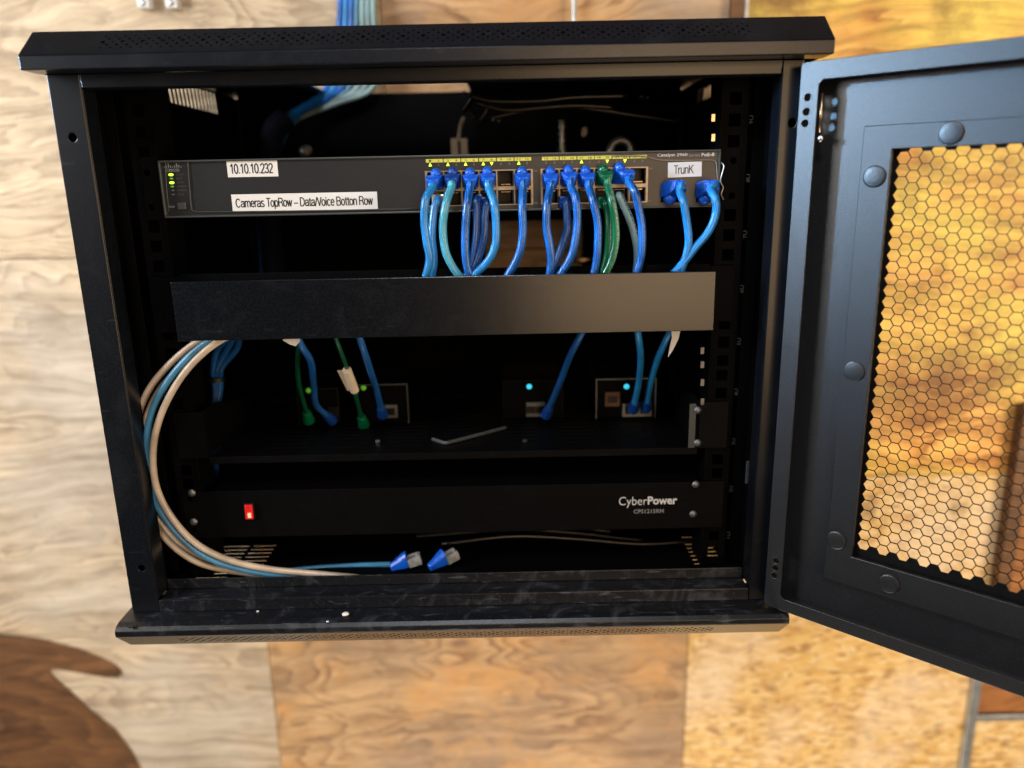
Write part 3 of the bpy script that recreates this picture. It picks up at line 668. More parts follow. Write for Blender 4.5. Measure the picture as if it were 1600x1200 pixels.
# ------------------------------------------------------------ patch cables in the switch
CR = .0031
ordn = {}
def boot_up(parent, cx, zc, mat, tilt=0, exitdir=(0, 0), flip=1, wide=1.0):
    """moulded boot: box at the port narrowing to a ringed neck, round latch cover on top"""
    bm = B(); yb = FY - .001
    secs = [(0, .0062, .0052, .0056, -.0060), (.009, .0064, .0052, .0046, -.0062), (.0140, .0056, .0036, .0036, -.0056), (.0162, .0042, .0020, .0032, -.0048)]
    prev = None
    for (dy, hw, tp, nw, bt) in secs:
        k = dy / .0165; ox, oz = exitdir[0] * k, exitdir[1] * k; hw *= wide; nw *= wide
        ring = [bm.verts.new((cx + ox + a, yb - dy, zc + oz + b * flip)) for a, b in ((-hw, tp), (hw, tp), (hw, .0008), (nw, bt), (-nw, bt), (-hw, .0008))]
        if prev:
            for a in range(6): bm.faces.new((prev[a], prev[(a + 1) % 6], ring[(a + 1) % 6], ring[a]))
        else: bm.faces.new(ring[::-1])
        prev = ring
    bm.faces.new(prev)
    nx, nz = cx + exitdir[0] * 1.0, zc + exitdir[1] - .0016 * flip
    for q in range(3):
        y = FY - .0165 - q * .0017; cyl(bm, (nx, y, nz), (nx, y - .0010, nz - .0003), .0040 - q * .0002, .0040 - q * .0002, 18)
    obj('boot', bm, mat, parent, smooth=False, bevel=.0007)
    bm = B(); zz = zc + .0050 * flip; 
    # latch cover: a short barrel ending in a dome that faces the camera
    cyl(bm, (cx, FY - .0015, zz + .0012 * flip), (cx, FY - .0075, zz + .0012 * flip), .0040 * wide, .0042 * wide, 22); dome(bm, (cx, FY - .0075, zz + .0012 * flip), (0, -1, 0), .0042 * wide, .0042, 22, 6)
    obj('latch_cover', bm, mat, parent, smooth=True)
    return V((nx, FY - .0175, nz))
def patch(px, py, pts, mat, bmat, label, lower=False, exitdir=(0, 0), flip=1, tip=None, wide=1.0, zdir=None, y_end=.016, group='patch cables plugged into the switch'):
    c = P(px, py, FY - .006)
    t = thing('patch_cable', (c.x, FY - .01, c.z), label, 'cable', group)
    e = boot_up(t, c.x, c.z, bmat, exitdir=exitdir, flip=flip, wide=wide) if not lower else None
    if lower:
        bm = B(); box(bm, c.x - .0052, c.x + .0052, FY - .008, FY + .006, c.z - .0048, c.z + .0042); cyl(bm, (c.x, FY - .008, c.z), (c.x, FY - .013, c.z - .0008), .0046, .0037, 18)
        obj('boot', bm, bmat, t, bevel=.0010); e = V((c.x, FY - .012, c.z - .0006))
    n = len(pts); W_ = [e + V((0, .004, .0002)), e + V((0, -.002, -.0001))]
    ymin = (.0105 if not lower else .0215)
    for i, (x, y) in enumerate(pts):
        f = (i + 1) / n; Y = (e.y - .0042 if i == 0 else ymin + (y_end - ymin) * f ** 2)
        if lower: Y = (e.y - .003 if i == 0 else ymin + .004 * f)
        W_.append(P(x, y, Y))
    W_.append(W_[-1] + (W_[-1] - W_[-2]).normalized() * .012 + V((0, .004, 0)))
    bm = B(); tube(bm, W_, CR, 16, 8); obj('cord', bm, mat, t, smooth=True)
    return t
patch(685, 312, [(678, 330), (675, 370), (678, 405), (675, 433)], M['sky'], M['clear'], 'blue patch cable in the lower port under number 1, with a bare clear plug', lower=True)
patch(744, 312, [(745, 330), (744, 370), (738, 405), (728, 433)], M['navy'], M['boot_d'], 'dark blue patch cable in a lower port, mostly hidden by the cable under number 5', lower=True)
patch(762, 316, [(758, 335), (757, 365), (750, 395), (737, 428)], M['navy'], M['boot_d'], 'dark blue patch cable in the lower port below numbers 7 and 8', lower=True)
patch(884, 315, [(886, 335), (886, 360), (876, 390), (866, 415), (858, 433)], M['navy'], M['boot_d'], 'dark blue patch cable in the lower port below numbers 15 and 16', lower=True)
patch(944, 316, [(950, 332), (951, 360), (949, 395), (942, 428)], M['green'], M['boot_g'], 'dark green patch cable in the lower port, behind the other green one', lower=True)
patch(966, 305, [(974, 320), (983, 340), (991, 365), (996, 395), (994, 428)], M['pale'], M['plastic'], 'pale grey green patch cable in the lower port below numbers 21 and 22', lower=True)
patch(682, 284, [(675, 294), (665, 312), (663, 345), (667, 380), (671, 405), (665, 434)], M['sky'], M['boot'], 'blue patch cable plugged in under number 1, leftmost of the upper row', exitdir=(-.0022, -.0006))
patch(708, 282, [(705, 294), (697, 318), (692, 355), (696, 392), (708, 418), (722, 436)], M['teal'], M['boot_d'], 'turquoise blue patch cable bowed to the left, plugged in under number 3', exitdir=(-.0004, -.0004))
patch(735, 283, [(734, 295), (730, 320), (727, 360), (727, 395), (730, 418), (737, 436)], M['blue'], M['boot'], 'blue patch cable with dark print, plugged in under number 5', exitdir=(.0008, -.0004))
patch(762, 281, [(764, 294), (772, 318), (775, 350), (774, 382), (762, 408), (736, 434)], M['sky'], M['boot'], 'blue patch cable bowed to the right, plugged in under numbers 7 and 8', exitdir=(.0004, -.0006))
patch(816, 281, [(817, 295), (816, 325), (817, 360), (813, 390), (804, 412), (791, 434)], M['blue'], M['boot'], 'blue patch cable standing alone under numbers 11 and 12', exitdir=(.0006, -.0002))
patch(860, 281, [(859, 296), (855, 320), (854, 355), (859, 385), (861, 408), (858, 434)], M['blue'], M['boot'], 'blue patch cable under number 13, leftmost of the right port bank', exitdir=(.0002, -.0010))
patch(888, 279, [(892, 292), (900, 312), (902, 345), (898, 380), (890, 405), (873, 432)], M['blue'], M['boot'], 'blue patch cable curving to the left below numbers 15 and 16', exitdir=(.0008, 0))
patch(915, 280, [(920, 294), (927, 315), (934, 350), (934, 385), (932, 408), (927, 432)], M['blue'], M['boot'], 'blue patch cable with dark print, plugged in under number 17', exitdir=(.0014, -.0004))
patch(942, 278, [(950, 290), (956, 315), (961, 345), (962, 375), (956, 405), (944, 430)], M['green'], M['boot_g'], 'bright green patch cable in the upper port under number 20', exitdir=(.0020, .0002))
patch(968, 275, [(982, 284), (992, 300), (998, 325), (1003, 355), (1003, 390), (1000, 408), (994, 430)], M['blue'], M['boot'], 'long blue patch cable plugged in sideways under number 22', exitdir=(.0060, .0000))
for k, (px, pts, mt, lb) in enumerate(((1047, [(1062, 299), (1068, 315), (1073, 345), (1076, 375), (1072, 400), (1062, 428)], 'sky', 'sky blue patch cable in the left uplink port below the TrunK label'),
                                       (1102, [(1110, 296), (1118, 312), (1118, 335), (1107, 362), (1088, 385), (1070, 408), (1050, 430)], 'sky', 'blue patch cable in the rightmost uplink port, sweeping down to the left'))):
    patch(px, 298, pts, M[mt], M['boot'], lb, exitdir=(.0055 if k == 0 else .0035, .0030), flip=-1, wide=1.12)
# ------------------------------------------------------------ cable manager
cm = thing('cable_manager', (-.052, .02, -.1135), 'black horizontal cable manager with a plain flat cover across the rack', 'cable manager')
mx0, mx1, mz0, mz1 = -.2607, .1582, -.1136, -.0674
bm = B(); box(bm, mx0, mx1, 0, .0016, mz0, mz1); box(bm, mx0, mx1, .0016, .006, mz1 - .0014, mz1); box(bm, mx0, mx1, .0016, .006, mz0, mz0 + .0014)
obj('cover', bm, M['cover'], cm, bevel=.0005)
bm = B(); box(bm, -.2700, .1640, .0385, .040, mz0 - .001, mz1 + .002); box(bm, -.2920, -.2700, .0385, .040, mz0 + .0, mz1); box(bm, .1640, .184, .0385, .040, mz0, mz1)
obj('base', bm, M['black_in'], cm, bevel=.0004)
# ------------------------------------------------------------ loop of loose cables at the left
def cable(label, pts, mat, r, name='network_cable', group='loose cables looping down the left side', conn=None, sub=8):
    W_ = [P(*p) for p in pts]
    bm = B(); tube(bm, W_, r, 16, sub); o = obj(name, bm, mat, None, smooth=True)
    return tag(o, label, 'cable', group)
cable('outermost pale beige cable looping down behind the left frame', [(420, 505, .030), (345, 517, .026), (302, 538, .024), (262, 572, .022), (232, 610, .022), (214, 655, .024), (208, 700, .026), (214, 750, .030), (232, 800, .030), (262, 845, .030), (305, 877, .030), (355, 891, .034), (420, 900, .036), (500, 912, .036)], M['beige'], .0027)
cable('thin beige cable hidden behind the blue one in the left loop', [(425, 515, .036), (350, 530, .034), (300, 562, .034), (255, 600, .033), (230, 645, .031), (218, 690, .030), (216, 740, .033), (238, 800, .036), (290, 858, .038), (360, 893, .042)], M['beige'], .0022)
cable('slate blue cable in the middle of the left loop', [(430, 508, .028), (365, 518, .024), (322, 536, .021), (282, 571, .018), (250, 615, .017), (234, 655, .017), (229, 705, .018), (233, 755, .019), (252, 800, .021), (288, 845, .022), (335, 876, .024), (400, 894, .028), (480, 903, .031), (540, 915, .032)], M['slate'], .0029)
cable('innermost beige cable with black print in the left loop', [(440, 512, .028), (385, 515, .023), (338, 536, .019), (297, 572, .016), (266, 617, .015), (246, 665, .015), (239, 712, .015), (245, 762, .016), (268, 808, .018), (305, 848, .019), (355, 874, .022), (420, 889, .026), (500, 897, .030), (570, 904, .031), (640, 916, .032)], M['beige'], .0028)
cable('blue cable lying along the cabinet floor to the left loose plug', [(400, 898, .05), (460, 891, .055), (520, 886, .058), (575, 883, .058), (612, 882, .056)], M['slate'], .0026, group='blue cables on the cabinet floor')
def loose_plug(px, py, ang, label):
    c = P(px, py, .052); t = thing('loose_plug', c, label, 'plug', 'loose plugs on the cabinet floor')
    ca, sa = math.cos(ang), math.sin(ang); ct, st = math.cos(.25), math.sin(.25)
    def F(x, y, z):
        x, z = x * ct - z * st, x * st + z * ct
        return tuple(c + V((x * ca - y * sa, x * sa + y * ca, z)))
    bm = B(); secs = [(-.016, .0032, .0032, -.001), (-.010, .0042, .0045, 0), (-.004, .0055, .0065, .0012), (.001, .0058, .0078, .002)]; prev = None
    for x, hw, hh, dz in secs:
        ring = [bm.verts.new(F(x, hw * s, dz + hh * z)) for s, z in ((-1, -.8), (1, -.8), (1, .6), (.5, 1), (-.5, 1), (-1, .6))]
        if prev:
            for a in range(6): bm.faces.new((prev[a], prev[(a + 1) % 6], ring[(a + 1) % 6], ring[a]))
        else: bm.faces.new(ring[::-1])
        prev = ring
    bm.faces.new(prev); obj('boot', bm, M['boot'], t, bevel=.0008)
    bm = B(); box(bm, .001, .013, -.0056, .0056, -.0050, .0030, fn=F); box(bm, .002, .009, -.002, .002, .0042, .0052, fn=F); box(bm, .009, .011, -.002, .002, .0030, .0052, fn=F)
    obj('plug_tip', bm, M['clear'], t, bevel=.0004)
    bm = B()
    for g in range(8): box(bm, .0105, .0131, -.0040 + g * .00108, -.0036 + g * .00108, -.0052, -.0020, fn=F)
    obj('contacts', bm, M['brass'], t)
loose_plug(636, 877, .15, 'blue booted clear network plug lying on the cabinet floor, left one')
loose_plug(694, 873, .5, 'blue booted clear network plug lying on the cabinet floor, right one')
for k, (a, b) in enumerate(((705, 640), (745, 560), (820, 520))):
    cable(('thin black wire lying nearest the front of the cabinet floor', 'thin black wire arching in the middle of the cabinet floor', 'thin black wire lying farthest back on the cabinet floor')[k],
          [(690 - k * 40, 850 - k * 12, .07 + .02 * k), (800, 838 - k * 10, .075 + .02 * k), (900, 842 - k * 9, .08 + .02 * k), (1000, 850 - k * 6, .08 + .02 * k), (1080, 846, .085 + .02 * k)], M['blackw'], .0017, 'black_wire', 'black wires on the cabinet floor')
# ------------------------------------------------------------ shelf, its boxes and tool
SZ = -.2245
sh = thing('rack_shelf', (-.05, .14, SZ), 'black steel rack shelf carrying small network boxes', 'shelf')
hs = []
for i in range(7):
    for j in range(9): hs.append(rect(-.22 + i * .052, -.22 + i * .052 + .036, .060 + j * .011, .060 + j * .011 + .0035))
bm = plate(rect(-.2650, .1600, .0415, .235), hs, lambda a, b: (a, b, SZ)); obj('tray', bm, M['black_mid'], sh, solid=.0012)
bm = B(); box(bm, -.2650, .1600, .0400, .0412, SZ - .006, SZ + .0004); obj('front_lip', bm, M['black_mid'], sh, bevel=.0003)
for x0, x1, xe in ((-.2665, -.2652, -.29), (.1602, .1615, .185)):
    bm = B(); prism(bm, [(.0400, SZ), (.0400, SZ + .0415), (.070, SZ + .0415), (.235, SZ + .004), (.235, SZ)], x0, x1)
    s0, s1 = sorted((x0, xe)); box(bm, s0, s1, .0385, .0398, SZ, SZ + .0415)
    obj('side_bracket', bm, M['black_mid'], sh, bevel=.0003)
p = P(1084, 668, .0380); bm = B(); box(bm, p.x - .0042, p.x + .0012, .0375, .0384, SZ + .001, SZ + .0405); obj('bracket_edge', bm, M['face_edge'], sh)
def screw(px, py, parent, Y=.0375, r=.0035):
    c = P(px, py, Y); bm = B(); dome(bm, c, (0, -1, 0), r, .0022, 18, 4); obj('screw', bm, M['dull'], parent, smooth=True)
screw(1090, 641, sh); screw(1090, 692, sh)
def netbox(px0, px1, py0, py1, Y, depth, label, led, ports, ledmat, edge='black_mid'):
    a, b = P(px0, py0, Y), P(px1, py1, Y); zb = SZ + .0006; zt = zb + (a.z - b.z)
    t = thing('network_box', ((a.x + b.x) / 2, Y + depth / 2, zb), label, 'network device', 'small network boxes on the shelf')
    bm = bx(a.x, b.x, Y, Y + depth, zb, zt); obj('casing', bm, M['black_in'], t, bevel=.0015)
    bm = B(); e = .0012
    box(bm, a.x, b.x, Y - .0008, Y - .0001, zt - e, zt); box(bm, a.x, a.x + e, Y - .0008, Y - .0001, zb, zt - e); box(bm, b.x - e, b.x, Y - .0008, Y - .0001, zb, zt - e)
    obj('front_rim', bm, M[edge], t)
    for (lx, ly) in led:
        c = P(lx, ly, Y); bm = B(); dome(bm, (c.x, Y, c.z), (0, -1, 0), .0027, .0015, 16, 3); obj('led', bm, M[ledmat], t, smooth=True)
    for (x0, x1, y0, y1, mt) in ports:
        c, d = P(x0, y0, Y - .001), P(x1, y1, Y - .001); bm = B(); box(bm, c.x, d.x, Y - .0035, Y - .0006, max(d.z, zb + .0003), c.z); q = obj('port', bm, M[mt], t, bevel=.0006)
        n = max(1, round((x1 - x0) / 20))
        for g in range(n):
            cx = c.x + (d.x - c.x) * (g + .5) / n; zz = (max(d.z, zb + .0003) + c.z) / 2
            bm = B(); box(bm, cx - .0045, cx + .0045, Y - .0039, Y - .0034, zz - .0035, zz + .0035); obj('port_opening', bm, M['plastic'], q)
netbox(785, 880, 597, 656, .132, .07, 'black network box with a cyan light, just right of the shelf centre', [(827, 604)], [(822, 852, 628, 650, 'led_off')], 'led_c')
netbox(931, 1024, 592, 652, .130, .07, 'rightmost black network box with a cyan light and a metal port row', [(979, 604)], [(945, 968, 612, 634, 'wood_and_shadow'), (972, 1018, 630, 650, 'dull')], 'led_c', edge='led_off')
netbox(556, 640, 598, 658, .128, .07, 'black network box with a green light behind the tagged green cable', [(568, 606)], [(598, 622, 632, 652, 'led_off')], 'led_g', edge='face_edge')
netbox(462, 532, 602, 658, .128, .07, 'leftmost black network box with a dim green light', [(482, 610)], [(512, 530, 634, 652, 'plastic')], 'led_g', edge='plastic')
G2 = 'cables dropping from the cable manager to the shelf boxes'
def drop(label, pts, mat, bmat, r=.0029, tag_=None):
    W_ = [P(*p) for p in pts]; t = thing('patch_cable', W_[0], label, 'cable', G2)
    bm = B(); tube(bm, W_, r, 14, 8); obj('cord', bm, mat, t, smooth=True)
    e = W_[-1]; d = (W_[-1] - W_[-2]).normalized(); bm = B(); cyl(bm, e - d * .004, e + d * .010, .0040, .0058, 12); obj('boot', bm, bmat, t, bevel=.0006)
    return t, W_
drop('blue cable slanting down left to the box right of centre', [(925, 490, .03), (908, 522, .035), (890, 558, .055), (874, 600, .085), (857, 640, .112)], M['shaded_blue'], M['boot_d'])
drop('sky blue cable hanging straight to the rightmost box, left of its pair', [(992, 490, .03), (997, 522, .035), (1001, 560, .055), (998, 598, .085), (991, 632, .112)], M['sky'], M['boot_d'])
drop('blue cable slanting to the rightmost box, right of its pair', [(1060, 490, .03), (1045, 522, .035), (1028, 560, .055), (1017, 596, .085), (1011, 630, .112)], M['sky'], M['boot_d'])
drop('dark green cable hanging beside the blue one above the leftmost box', [(468, 500, .03), (467, 532, .04), (465, 570, .065), (468, 605, .085), (480, 648, .11)], M['shaded_green'], M['boot_g'], .0022)
drop('blue cable with a bend above the leftmost box', [(455, 505, .03), (471, 540, .036), (486, 566, .055), (490, 600, .085), (494, 632, .105), (512, 650, .118)], M['shaded_blue'], M['boot_d'])
t, W_ = drop('green cable with a beige paper flag wrapped round it', [(515, 500, .03), (526, 532, .034), (541, 572, .055), (553, 610, .085), (566, 655, .112)], M['shaded_green'], M['boot_g'], .0019)
a, b = P(542, 578, .055), P(554, 610, .075); bm = B(); cyl(bm, a, b, .0040, .0040, 14)
n = (b - a).normalized().cross(V((0, 1, 0))).normalized()
vs = [bm.verts.new(q) for q in (a - n * .0005, a - n * .0085, b - n * .0065, b - n * .0005)]; vs2 = [bm.verts.new(v.co + V((0, .0006, 0))) for v in vs]
bm.faces.new(vs); bm.faces.new(vs2[::-1])
for i in range(4): bm.faces.new((vs[i], vs2[i], vs2[(i + 1) % 4], vs[(i + 1) % 4]))
obj('paper_flag', bm, M['tape'], t)
drop('blue cable running down to the box with the green light', [(552, 500, .03), (566, 540, .036), (579, 580, .06), (589, 612, .09), (596, 640, .112)], M['shaded_blue'], M['boot_d'])
# white tape flags hanging out of the manager
def flag(label, pts, Y):
    bm = B(); A = [bm.verts.new(P(x, y, Y)) for x, y in pts]; E_ = [bm.verts.new(v.co + V((0, .0008, 0))) for v in A]
    bm.faces.new(A); bm.faces.new(E_[::-1])
    for i in range(len(A)): bm.faces.new((A[i], E_[i], E_[(i + 1) % len(A)], A[(i + 1) % len(A)]))
    tag(obj('tape_flag', bm, M['white'] if Y < .03 else M['tape']), label, 'tape', 'tape flags below the cable manager')
flag('crumpled white tape flag under the right end of the cable manager', [(1048, 505), (1066, 505), (1060, 530), (1052, 546), (1044, 558), (1047, 540), (1050, 528)], .026)
flag('small white tape flag under the left part of the cable manager', [(440, 515), (468, 515), (468, 534), (462, 541), (452, 538), (442, 532)], .028)
# darker bundle further in at the left
for k in range(3):
    cable(('dark blue cable, left strand of the strapped bundle at the left', 'dark blue cable, middle strand of the strapped bundle at the left', 'dark blue cable, right strand of the strapped bundle at the left')[k],
          [(372 - 14 * k + 24, 500, .09), (366 - 14 * (2 - k) + 6, 540, .10), (346 - 6 * (2 - k), 575, .11), (344 - 4 * (2 - k), 605, .12), (341 - 3 * (2 - k), 640, .13), (338 - 3 * (2 - k), 745, .14)], M['navy'], .0030, group='strapped dark cable bundle')
bm = B(); c = P(338, 592, .114); cyl(bm, c - V((0, 0, .002)), c + V((0, 0, .002)), .0088); tag(obj('cable_strap', bm, M['plastic']), 'black strap round the dark blue cable bundle at the left', 'cable strap')
# hex key and a nut on the shelf
bm = B(); tube(bm, [PZ(676, 686, SZ + .0022), PZ(688, 690, SZ + .0022), PZ(696, 692, SZ + .0022), PZ(706, 690, SZ + .0022), PZ(745, 680, SZ + .0022), PZ(790, 668, SZ + .0022)], .0016, 6, 6)
tag(obj('hex_key', bm, M['dull']), 'small bent steel hex key lying on the rack shelf', 'tool')
for (x, y, s) in ((590, 690, 'left of the hex key'), (820, 690, 'right of the hex key')):
    c = PZ(x, y, SZ + .0005); bm = B(); cyl(bm, c, c + V((0, 0, .0018)), .0021, segs=6); tag(obj('steel_nut', bm, M['steel']), 'tiny steel nut on the rack shelf, ' + s, 'nut')
c = P(639, 746, .1); bm = B(); dome(bm, c, (0, -1, 0), .0016, .001, 12, 3); obj('rivet', bm, M['steel'], cab)
# ------------------------------------------------------------ power unit
uz1, uz0 = -.2560, -.3000
up_ = thing('rack_power_unit', (-.05, .12, uz0), 'black rack power strip unit with a lit red switch and white maker lettering', 'power unit')
ux0, ux1 = -.2650, .1640
bm = plate(rect(-.2920, .1850, uz0, uz1), [circ(-.2860, uz1 - .007, .0026), circ(-.2860, uz0 + .007, .0026)], lambda a, b: (a, .0395, b)); obj('faceplate', bm, M['black_mid'], up_, solid=.0015, bevel=.0003)
bm = bx(ux0, ux1, .0412, .14, uz0 + .001, uz1 - .001); obj('housing', bm, M['black_in'], up_)
a, b = P(383, 787, .039), P(398, 809, .039)
bm = B(); box(bm, a.x - .001, b.x + .001, .0375, .0385, b.z - .001, a.z + .001); rk = obj('rocker_switch', bm, M['plastic'], up_, bevel=.0004)
bm = B(); box(bm, a.x, b.x, .0355, .0374, b.z, a.z); rl = obj('rocker', bm, M['red'], rk, bevel=.0008)
bm = B(); box(bm, b.x - .0044, b.x - .0016, .0350, .0354, b.z + .0018, b.z + .0062); obj('lamp', bm, M['redhot'], rl)
text('brand_lettering', 'Cyber', P(967, 783, .039).x, P(1011, 783, .039).x, P(990, 784.5, .039).z, .0106, .0385, M['pale_ink'], up_, bold=-.004)
text('brand_lettering', 'Power', P(1012, 781, .039).x, P(1058, 781, .039).x, P(1035, 781.5, .039).z, .0078, .0385, M['pale_ink'], up_, bold=.028)
text('model_lettering', 'CPS1215RM', P(990, 799, .039).x, P(1037, 799, .039).x, P(1014, 798.5, .039).z, .0038, .0385, M['grey_ink'], up_, bold=.01)
screw(1087, 757, up_); screw(1083, 803, up_); screw(300, 770, up_); screw(303, 815, up_)
# ------------------------------------------------------------ clutter behind the switch
bm = B(); tube(bm, [P(446, 186, .352), P(428, 206, .342), (P(421, 240, .335)), P(418, 300, .330), P(424, 380, .322), P(432, 470, .315)], .0135, 20, 6)  # tube added over the cables; its dark navy stands for their shade
tag(obj('shade_tube', bm, M['cable_shade'], smooth=True), 'dark navy tube added round the cables at the cabinet back to stand for their shade, left of centre', 'shade tube')
G3 = 'cables coming down the wall into the cabinet top'
mats = ['blue', 'sky', 'blue', 'slate', 'pale', 'grey', 'pale']
names = ['blue cable, leftmost of those entering the cabinet top', 'sky blue cable entering the cabinet top, second from the left', 'blue cable entering the cabinet top, third from the left', 'slate blue cable in the middle of those entering the cabinet top',
         'pale cable entering the cabinet top, third from the right', 'grey cable entering the cabinet top, second from the right', 'pale cable, rightmost of those entering the cabinet top']
for k in range(7):
    x = 531 + k * 8.7
    cable(names[k], [(x + 3, -120, .405), (x + 1, -40, .402), (x, 20, .398), (x - 6 + k * 2, 90, .393), (x - 22 + k * 3, 140, .385), (x - 55 - k * 2, 165, .365 + .012 * (k > 2)), (428 + (k % 4) * 9, 196, .345 + .012 * (k > 2)), (408 + (k % 4) * 9, 240, .335 + .012 * (k > 2)), (404 + (k % 4) * 9, 300, .330 + .012 * (k > 2)), (408 + (k % 4) * 9, 380, .32 + .012 * (k > 2)), (414 + (k % 4) * 9, 470, .31 + .012 * (k > 2))],
          M[mats[k]], .0033, 'network_cable', G3, sub=6)
t = thing('white_cable_plug', P(717, 222, .33), 'white square plug with a thin grey lead behind the switch', 'plug')
for x0, x1 in ((704, 716), (719, 731)):
    a, b = P(x0, 216, .32), P(x1, 248, .32); bm = bx(a.x, b.x, .32, .335, b.z, a.z); obj('plug_half', bm, M['white'], t, bevel=.001)
bm = B(); tube(bm, [P(724, 184, .30), P(719, 198, .315), P(716, 220, .324)], .0020, 10, 6); obj('lead', bm, M['white'], t, smooth=True)
def conduit(label, px, y0, y1, Y, r, amp=.12, n=40):
    a, b = P(px, y0, Y), P(px, y1, Y); b.x = a.x
    bm = B(); pts = [a + (b - a) * (i / n) for i in range(n + 1)]
    tube(bm, pts, r, 16, 1, rfn=lambda t: 1 + amp * math.sin(t * n * math.pi * .999 + math.pi / 2) )
    return tag(obj('conduit', bm, M['zinc'], smooth=True), label, 'conduit')
conduit('corrugated metal conduit running down the wall above the cabinet', 897, -60, 45, .41, .0032)
conduit('short corrugated metal conduit standing behind the switch', 878, 188, 250, .34, .0036, .25, 12)
bm = B(); c = P(878, 242, .34); cyl(bm, c, c + V((0, 0, .006)), .006, .006, 6); tag(obj('conduit_nut', bm, M['steel'], bevel=.0006), 'steel nut at the foot of the short conduit behind the switch', 'nut')
bm = B(); tube(bm, [P(952, 250, .33), P(956, 228, .33), P(970, 219, .33), P(984, 228, .33), P(987, 250, .33)], .0045, 14, 8); tag(obj('grey_cable_bend', bm, M['zinc'], smooth=True), 'grey bent metal fitting behind the switch towards the right', 'fitting')
bm = B(); dome(bm, P(478, 237, .30), (0, -1, .3), .0075, .006, 20, 5); tag(obj('round_fitting', bm, M['dull'], smooth=True), 'dull round metal knob behind the left part of the switch', 'knob')
for k, pts in enumerate(([(740, 160, .25), (790, 172, .25), (850, 168, .25), (900, 165, .25), (960, 168, .25)], [(735, 150, .22), (770, 158, .22), (840, 158, .22), (900, 152, .22), (980, 150, .22)], [(760, 186, .27), (830, 172, .27), (900, 168, .27), (990, 180, .27), (1060, 190, .27)], [(725, 175, .28), (745, 150, .25), (765, 165, .25), (750, 190, .26), (735, 170, .27)])):
    cable(('black power wire sagging behind the switch, upper strand', 'black power wire behind the switch, just under the cabinet top', 'black power wire behind the switch, lowest strand reaching right', 'coiled black wire behind the switch near the centre')[k], pts, M['blackw'], .0025, 'black_wire', 'black wires behind the switch')
for px, py, lb in ((722, 145, 'left'), (768, 188, 'middle'), (1000, 152, 'right')):
    c = P(px, py, .24); bm = B(); cyl(bm, c, c + V((.003, 0, .001)), .0014, segs=10); cyl(bm, c + V((.006, 0, -.001)), c + V((.009, 0, 0)), .0012, segs=10)
    tag(obj('wire_tie', bm, M['dull']), 'small shiny wire tie among the black wires behind the switch, ' + lb + ' one', 'wire tie')
bm = B(); dome(bm, (0, 0, 0), (0, -1, 0), 1, .3, 16, 3); c = P(913, 206, .33)
for v in bm.verts: v.co = V((c.x + v.co.x * .003 + v.co.z * .002, .33 + v.co.y * .003, c.z + v.co.z * .0052 - v.co.x * .0028))
tag(obj('paper_scrap', bm, M['tape'], smooth=True), 'small oval beige scrap behind the switch, right of the short conduit', 'scrap')
c = P(910, 406, .36); bm = B(); dome(bm, (0, 0, 0), (0, -1, 0), 1, .5, 20, 3)
for v in bm.verts: v.co = V((c.x + v.co.x * .0135, .36 + v.co.y * .006, c.z + v.co.z * .0040))
tag(obj('metal_plate', bm, M['brass'], smooth=True), 'blurred oval metal piece at the cabinet back, above the cable manager', 'fitting')
# crumbs on the bottom cap
for k, (x, y, s, lb) in enumerate(((540, 962, .0024, 'largest white plaster crumb on the dusty bottom ledge'), (403, 956, .0009, 'tiny white crumb on the bottom ledge, leftmost'), (512, 972, .0009, 'tiny white crumb near the lip of the bottom ledge'))):
    c = PZ(x, y, -.3496); bm = B(); bmesh.ops.create_icosphere(bm, subdivisions=2, radius=s)
    for v in bm.verts: v.co = V((v.co.x * 1.3, v.co.y, v.co.z * .7)) * random.uniform(.85, 1.15) + c + V((0, 0, s * .7))
    tag(obj('plaster_crumb', bm, M['crumb'], smooth=True), lb, 'crumb', 'plaster crumbs on the bottom ledge')
# ------------------------------------------------------------ boards of the wall
WY = .42
def board(name, x0, x1, z0, z1, mat, label, y=WY, t=.012):
    return tag(obj(name, bx(x0, x1, y, y + t, z0, z1), mat, bevel=.0015), label, 'wall panel')
g = .0004; zs = P(50, 405, WY).z; xs1 = -.150; xs2 = -.372; xo = .2547; xt = .2915; zr = P(1370, 744, WY).z; xr = P(1520, 1100, WY).x
board('plywood_sheet', -1.6, xs1 - g, zs + g, .9, M['wood_pale'], 'pale cream plywood sheet at the upper left behind the cabinet')
board('plywood_sheet', -1.6, xs2 - g, -1.6, zs - g, M['wood_tan'], 'greyish tan plywood sheet at the left, below the cream one')
board('plywood_sheet', xs2 + g, xo - g, -1.6, zs - g, M['wood_brown'], 'brown plywood sheet with swirling grain under the cabinet')
board('plywood_sheet', xs1 + g, xt - g, zs + g, .9, M['wood_orange'], 'orange brown plywood sheet above the cabinet right of the cables')
board('plywood_sheet', xt + g, 1.6, zr + g, .9, M['wood_right'], 'amber plywood sheet behind the upper part of the open door')
board('strand_board', xo + g, xr - g, -1.6, zr - g, M['osb'], 'yellow flaky strand board below the open door')
board('strand_board', xr + .004, 1.6, -.800, zr - g, M['wood_red'], 'reddish brown board at the far right below the door')
board('strand_board', xr + .004, 1.6, -1.6, -.812, M['osb'], 'pale strand board at the bottom right corner')
bm = B(); box(bm, xr - .008, xr + .006, WY - .006, WY - .0005, -1.6, P(1520, 1010, WY).z); box(bm, xr + .0062, 1.5, WY - .004, WY - .0005, -.812, -.802)
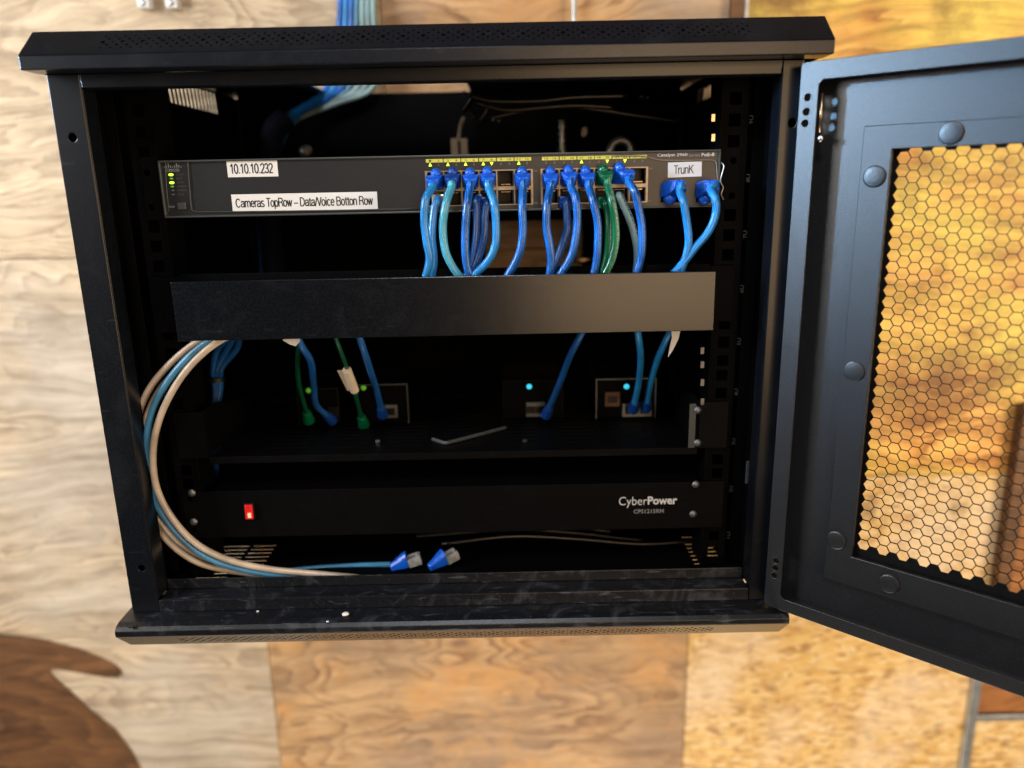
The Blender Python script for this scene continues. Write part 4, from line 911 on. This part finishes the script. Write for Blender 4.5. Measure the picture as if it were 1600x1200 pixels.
tag(obj('metal_strip', bm, M['zinc'], bevel=.001), 'grey metal strip edging the brown board at the lower right', 'metal strip')
a = P(1572, 800, WY).x; bm = B(); box(bm, a - .009, a + .012, WY - .018, WY - .0005, P(1572, 1010, WY).z, P(1560, 630, WY).z)
tag(obj('wood_batten', bm, M['wood_and_shadow'], bevel=.002), 'dark upright batten seen through the screen of the open door', 'batten')
bm = bx(xt - .020, xt - .004, WY - .010, WY - .0005, .05, .9); tag(obj('wood_batten', bm, M['wood_and_shadow'], bevel=.001), 'dark narrow wooden batten above the right end of the cabinet', 'batten')
bm = bx(xt - .0032, xt + .0022, WY - .008, WY - .0005, .05, .9); tag(obj('metal_strip', bm, M['zinc'], bevel=.0008), 'thin grey metal strip beside the dark batten above the cabinet', 'metal strip')
pts = [(-160, 985), (0, 992), (60, 999), (120, 1014), (160, 1030), (182, 1042), (190, 1052), (184, 1059), (165, 1059), (125, 1052), (90, 1046), (76, 1047), (80, 1056), (105, 1078), (140, 1110), (178, 1140), (205, 1175), (225, 1215), (250, 1290), (-160, 1290)]  # wall shadow built as a thin dark sheet in its outline
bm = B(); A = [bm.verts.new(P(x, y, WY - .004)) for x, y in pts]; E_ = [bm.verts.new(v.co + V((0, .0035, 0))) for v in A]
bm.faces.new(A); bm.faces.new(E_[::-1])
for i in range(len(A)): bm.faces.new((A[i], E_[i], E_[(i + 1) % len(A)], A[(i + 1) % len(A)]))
tag(obj('shadow_sheet', bm, M['wood_and_shadow'], bevel=.001), 'dark brown curved sheet standing for a shadow on the wall, with a pale notch at the lower left', 'shadow sheet')
for k, (px, s) in enumerate(((223, 'left'), (267, 'right'))):
    c = P(px, 4, .405); t = thing('conduit_clip', c, 'small white square clip on the wall above the cabinet, ' + s + ' of two', 'clip', 'white clips on the wall')
    bm = bx(c.x - .0075, c.x + .0075, .405, .4195, c.z - .006, c.z + .02); obj('clip_body', bm, M['white'], t, bevel=.002)
    bm = B(); dome(bm, (c.x, .405, c.z), (0, -1, 0), .0042, .002, 18, 3); obj('clip_screw', bm, M['zinc'], t, smooth=True)
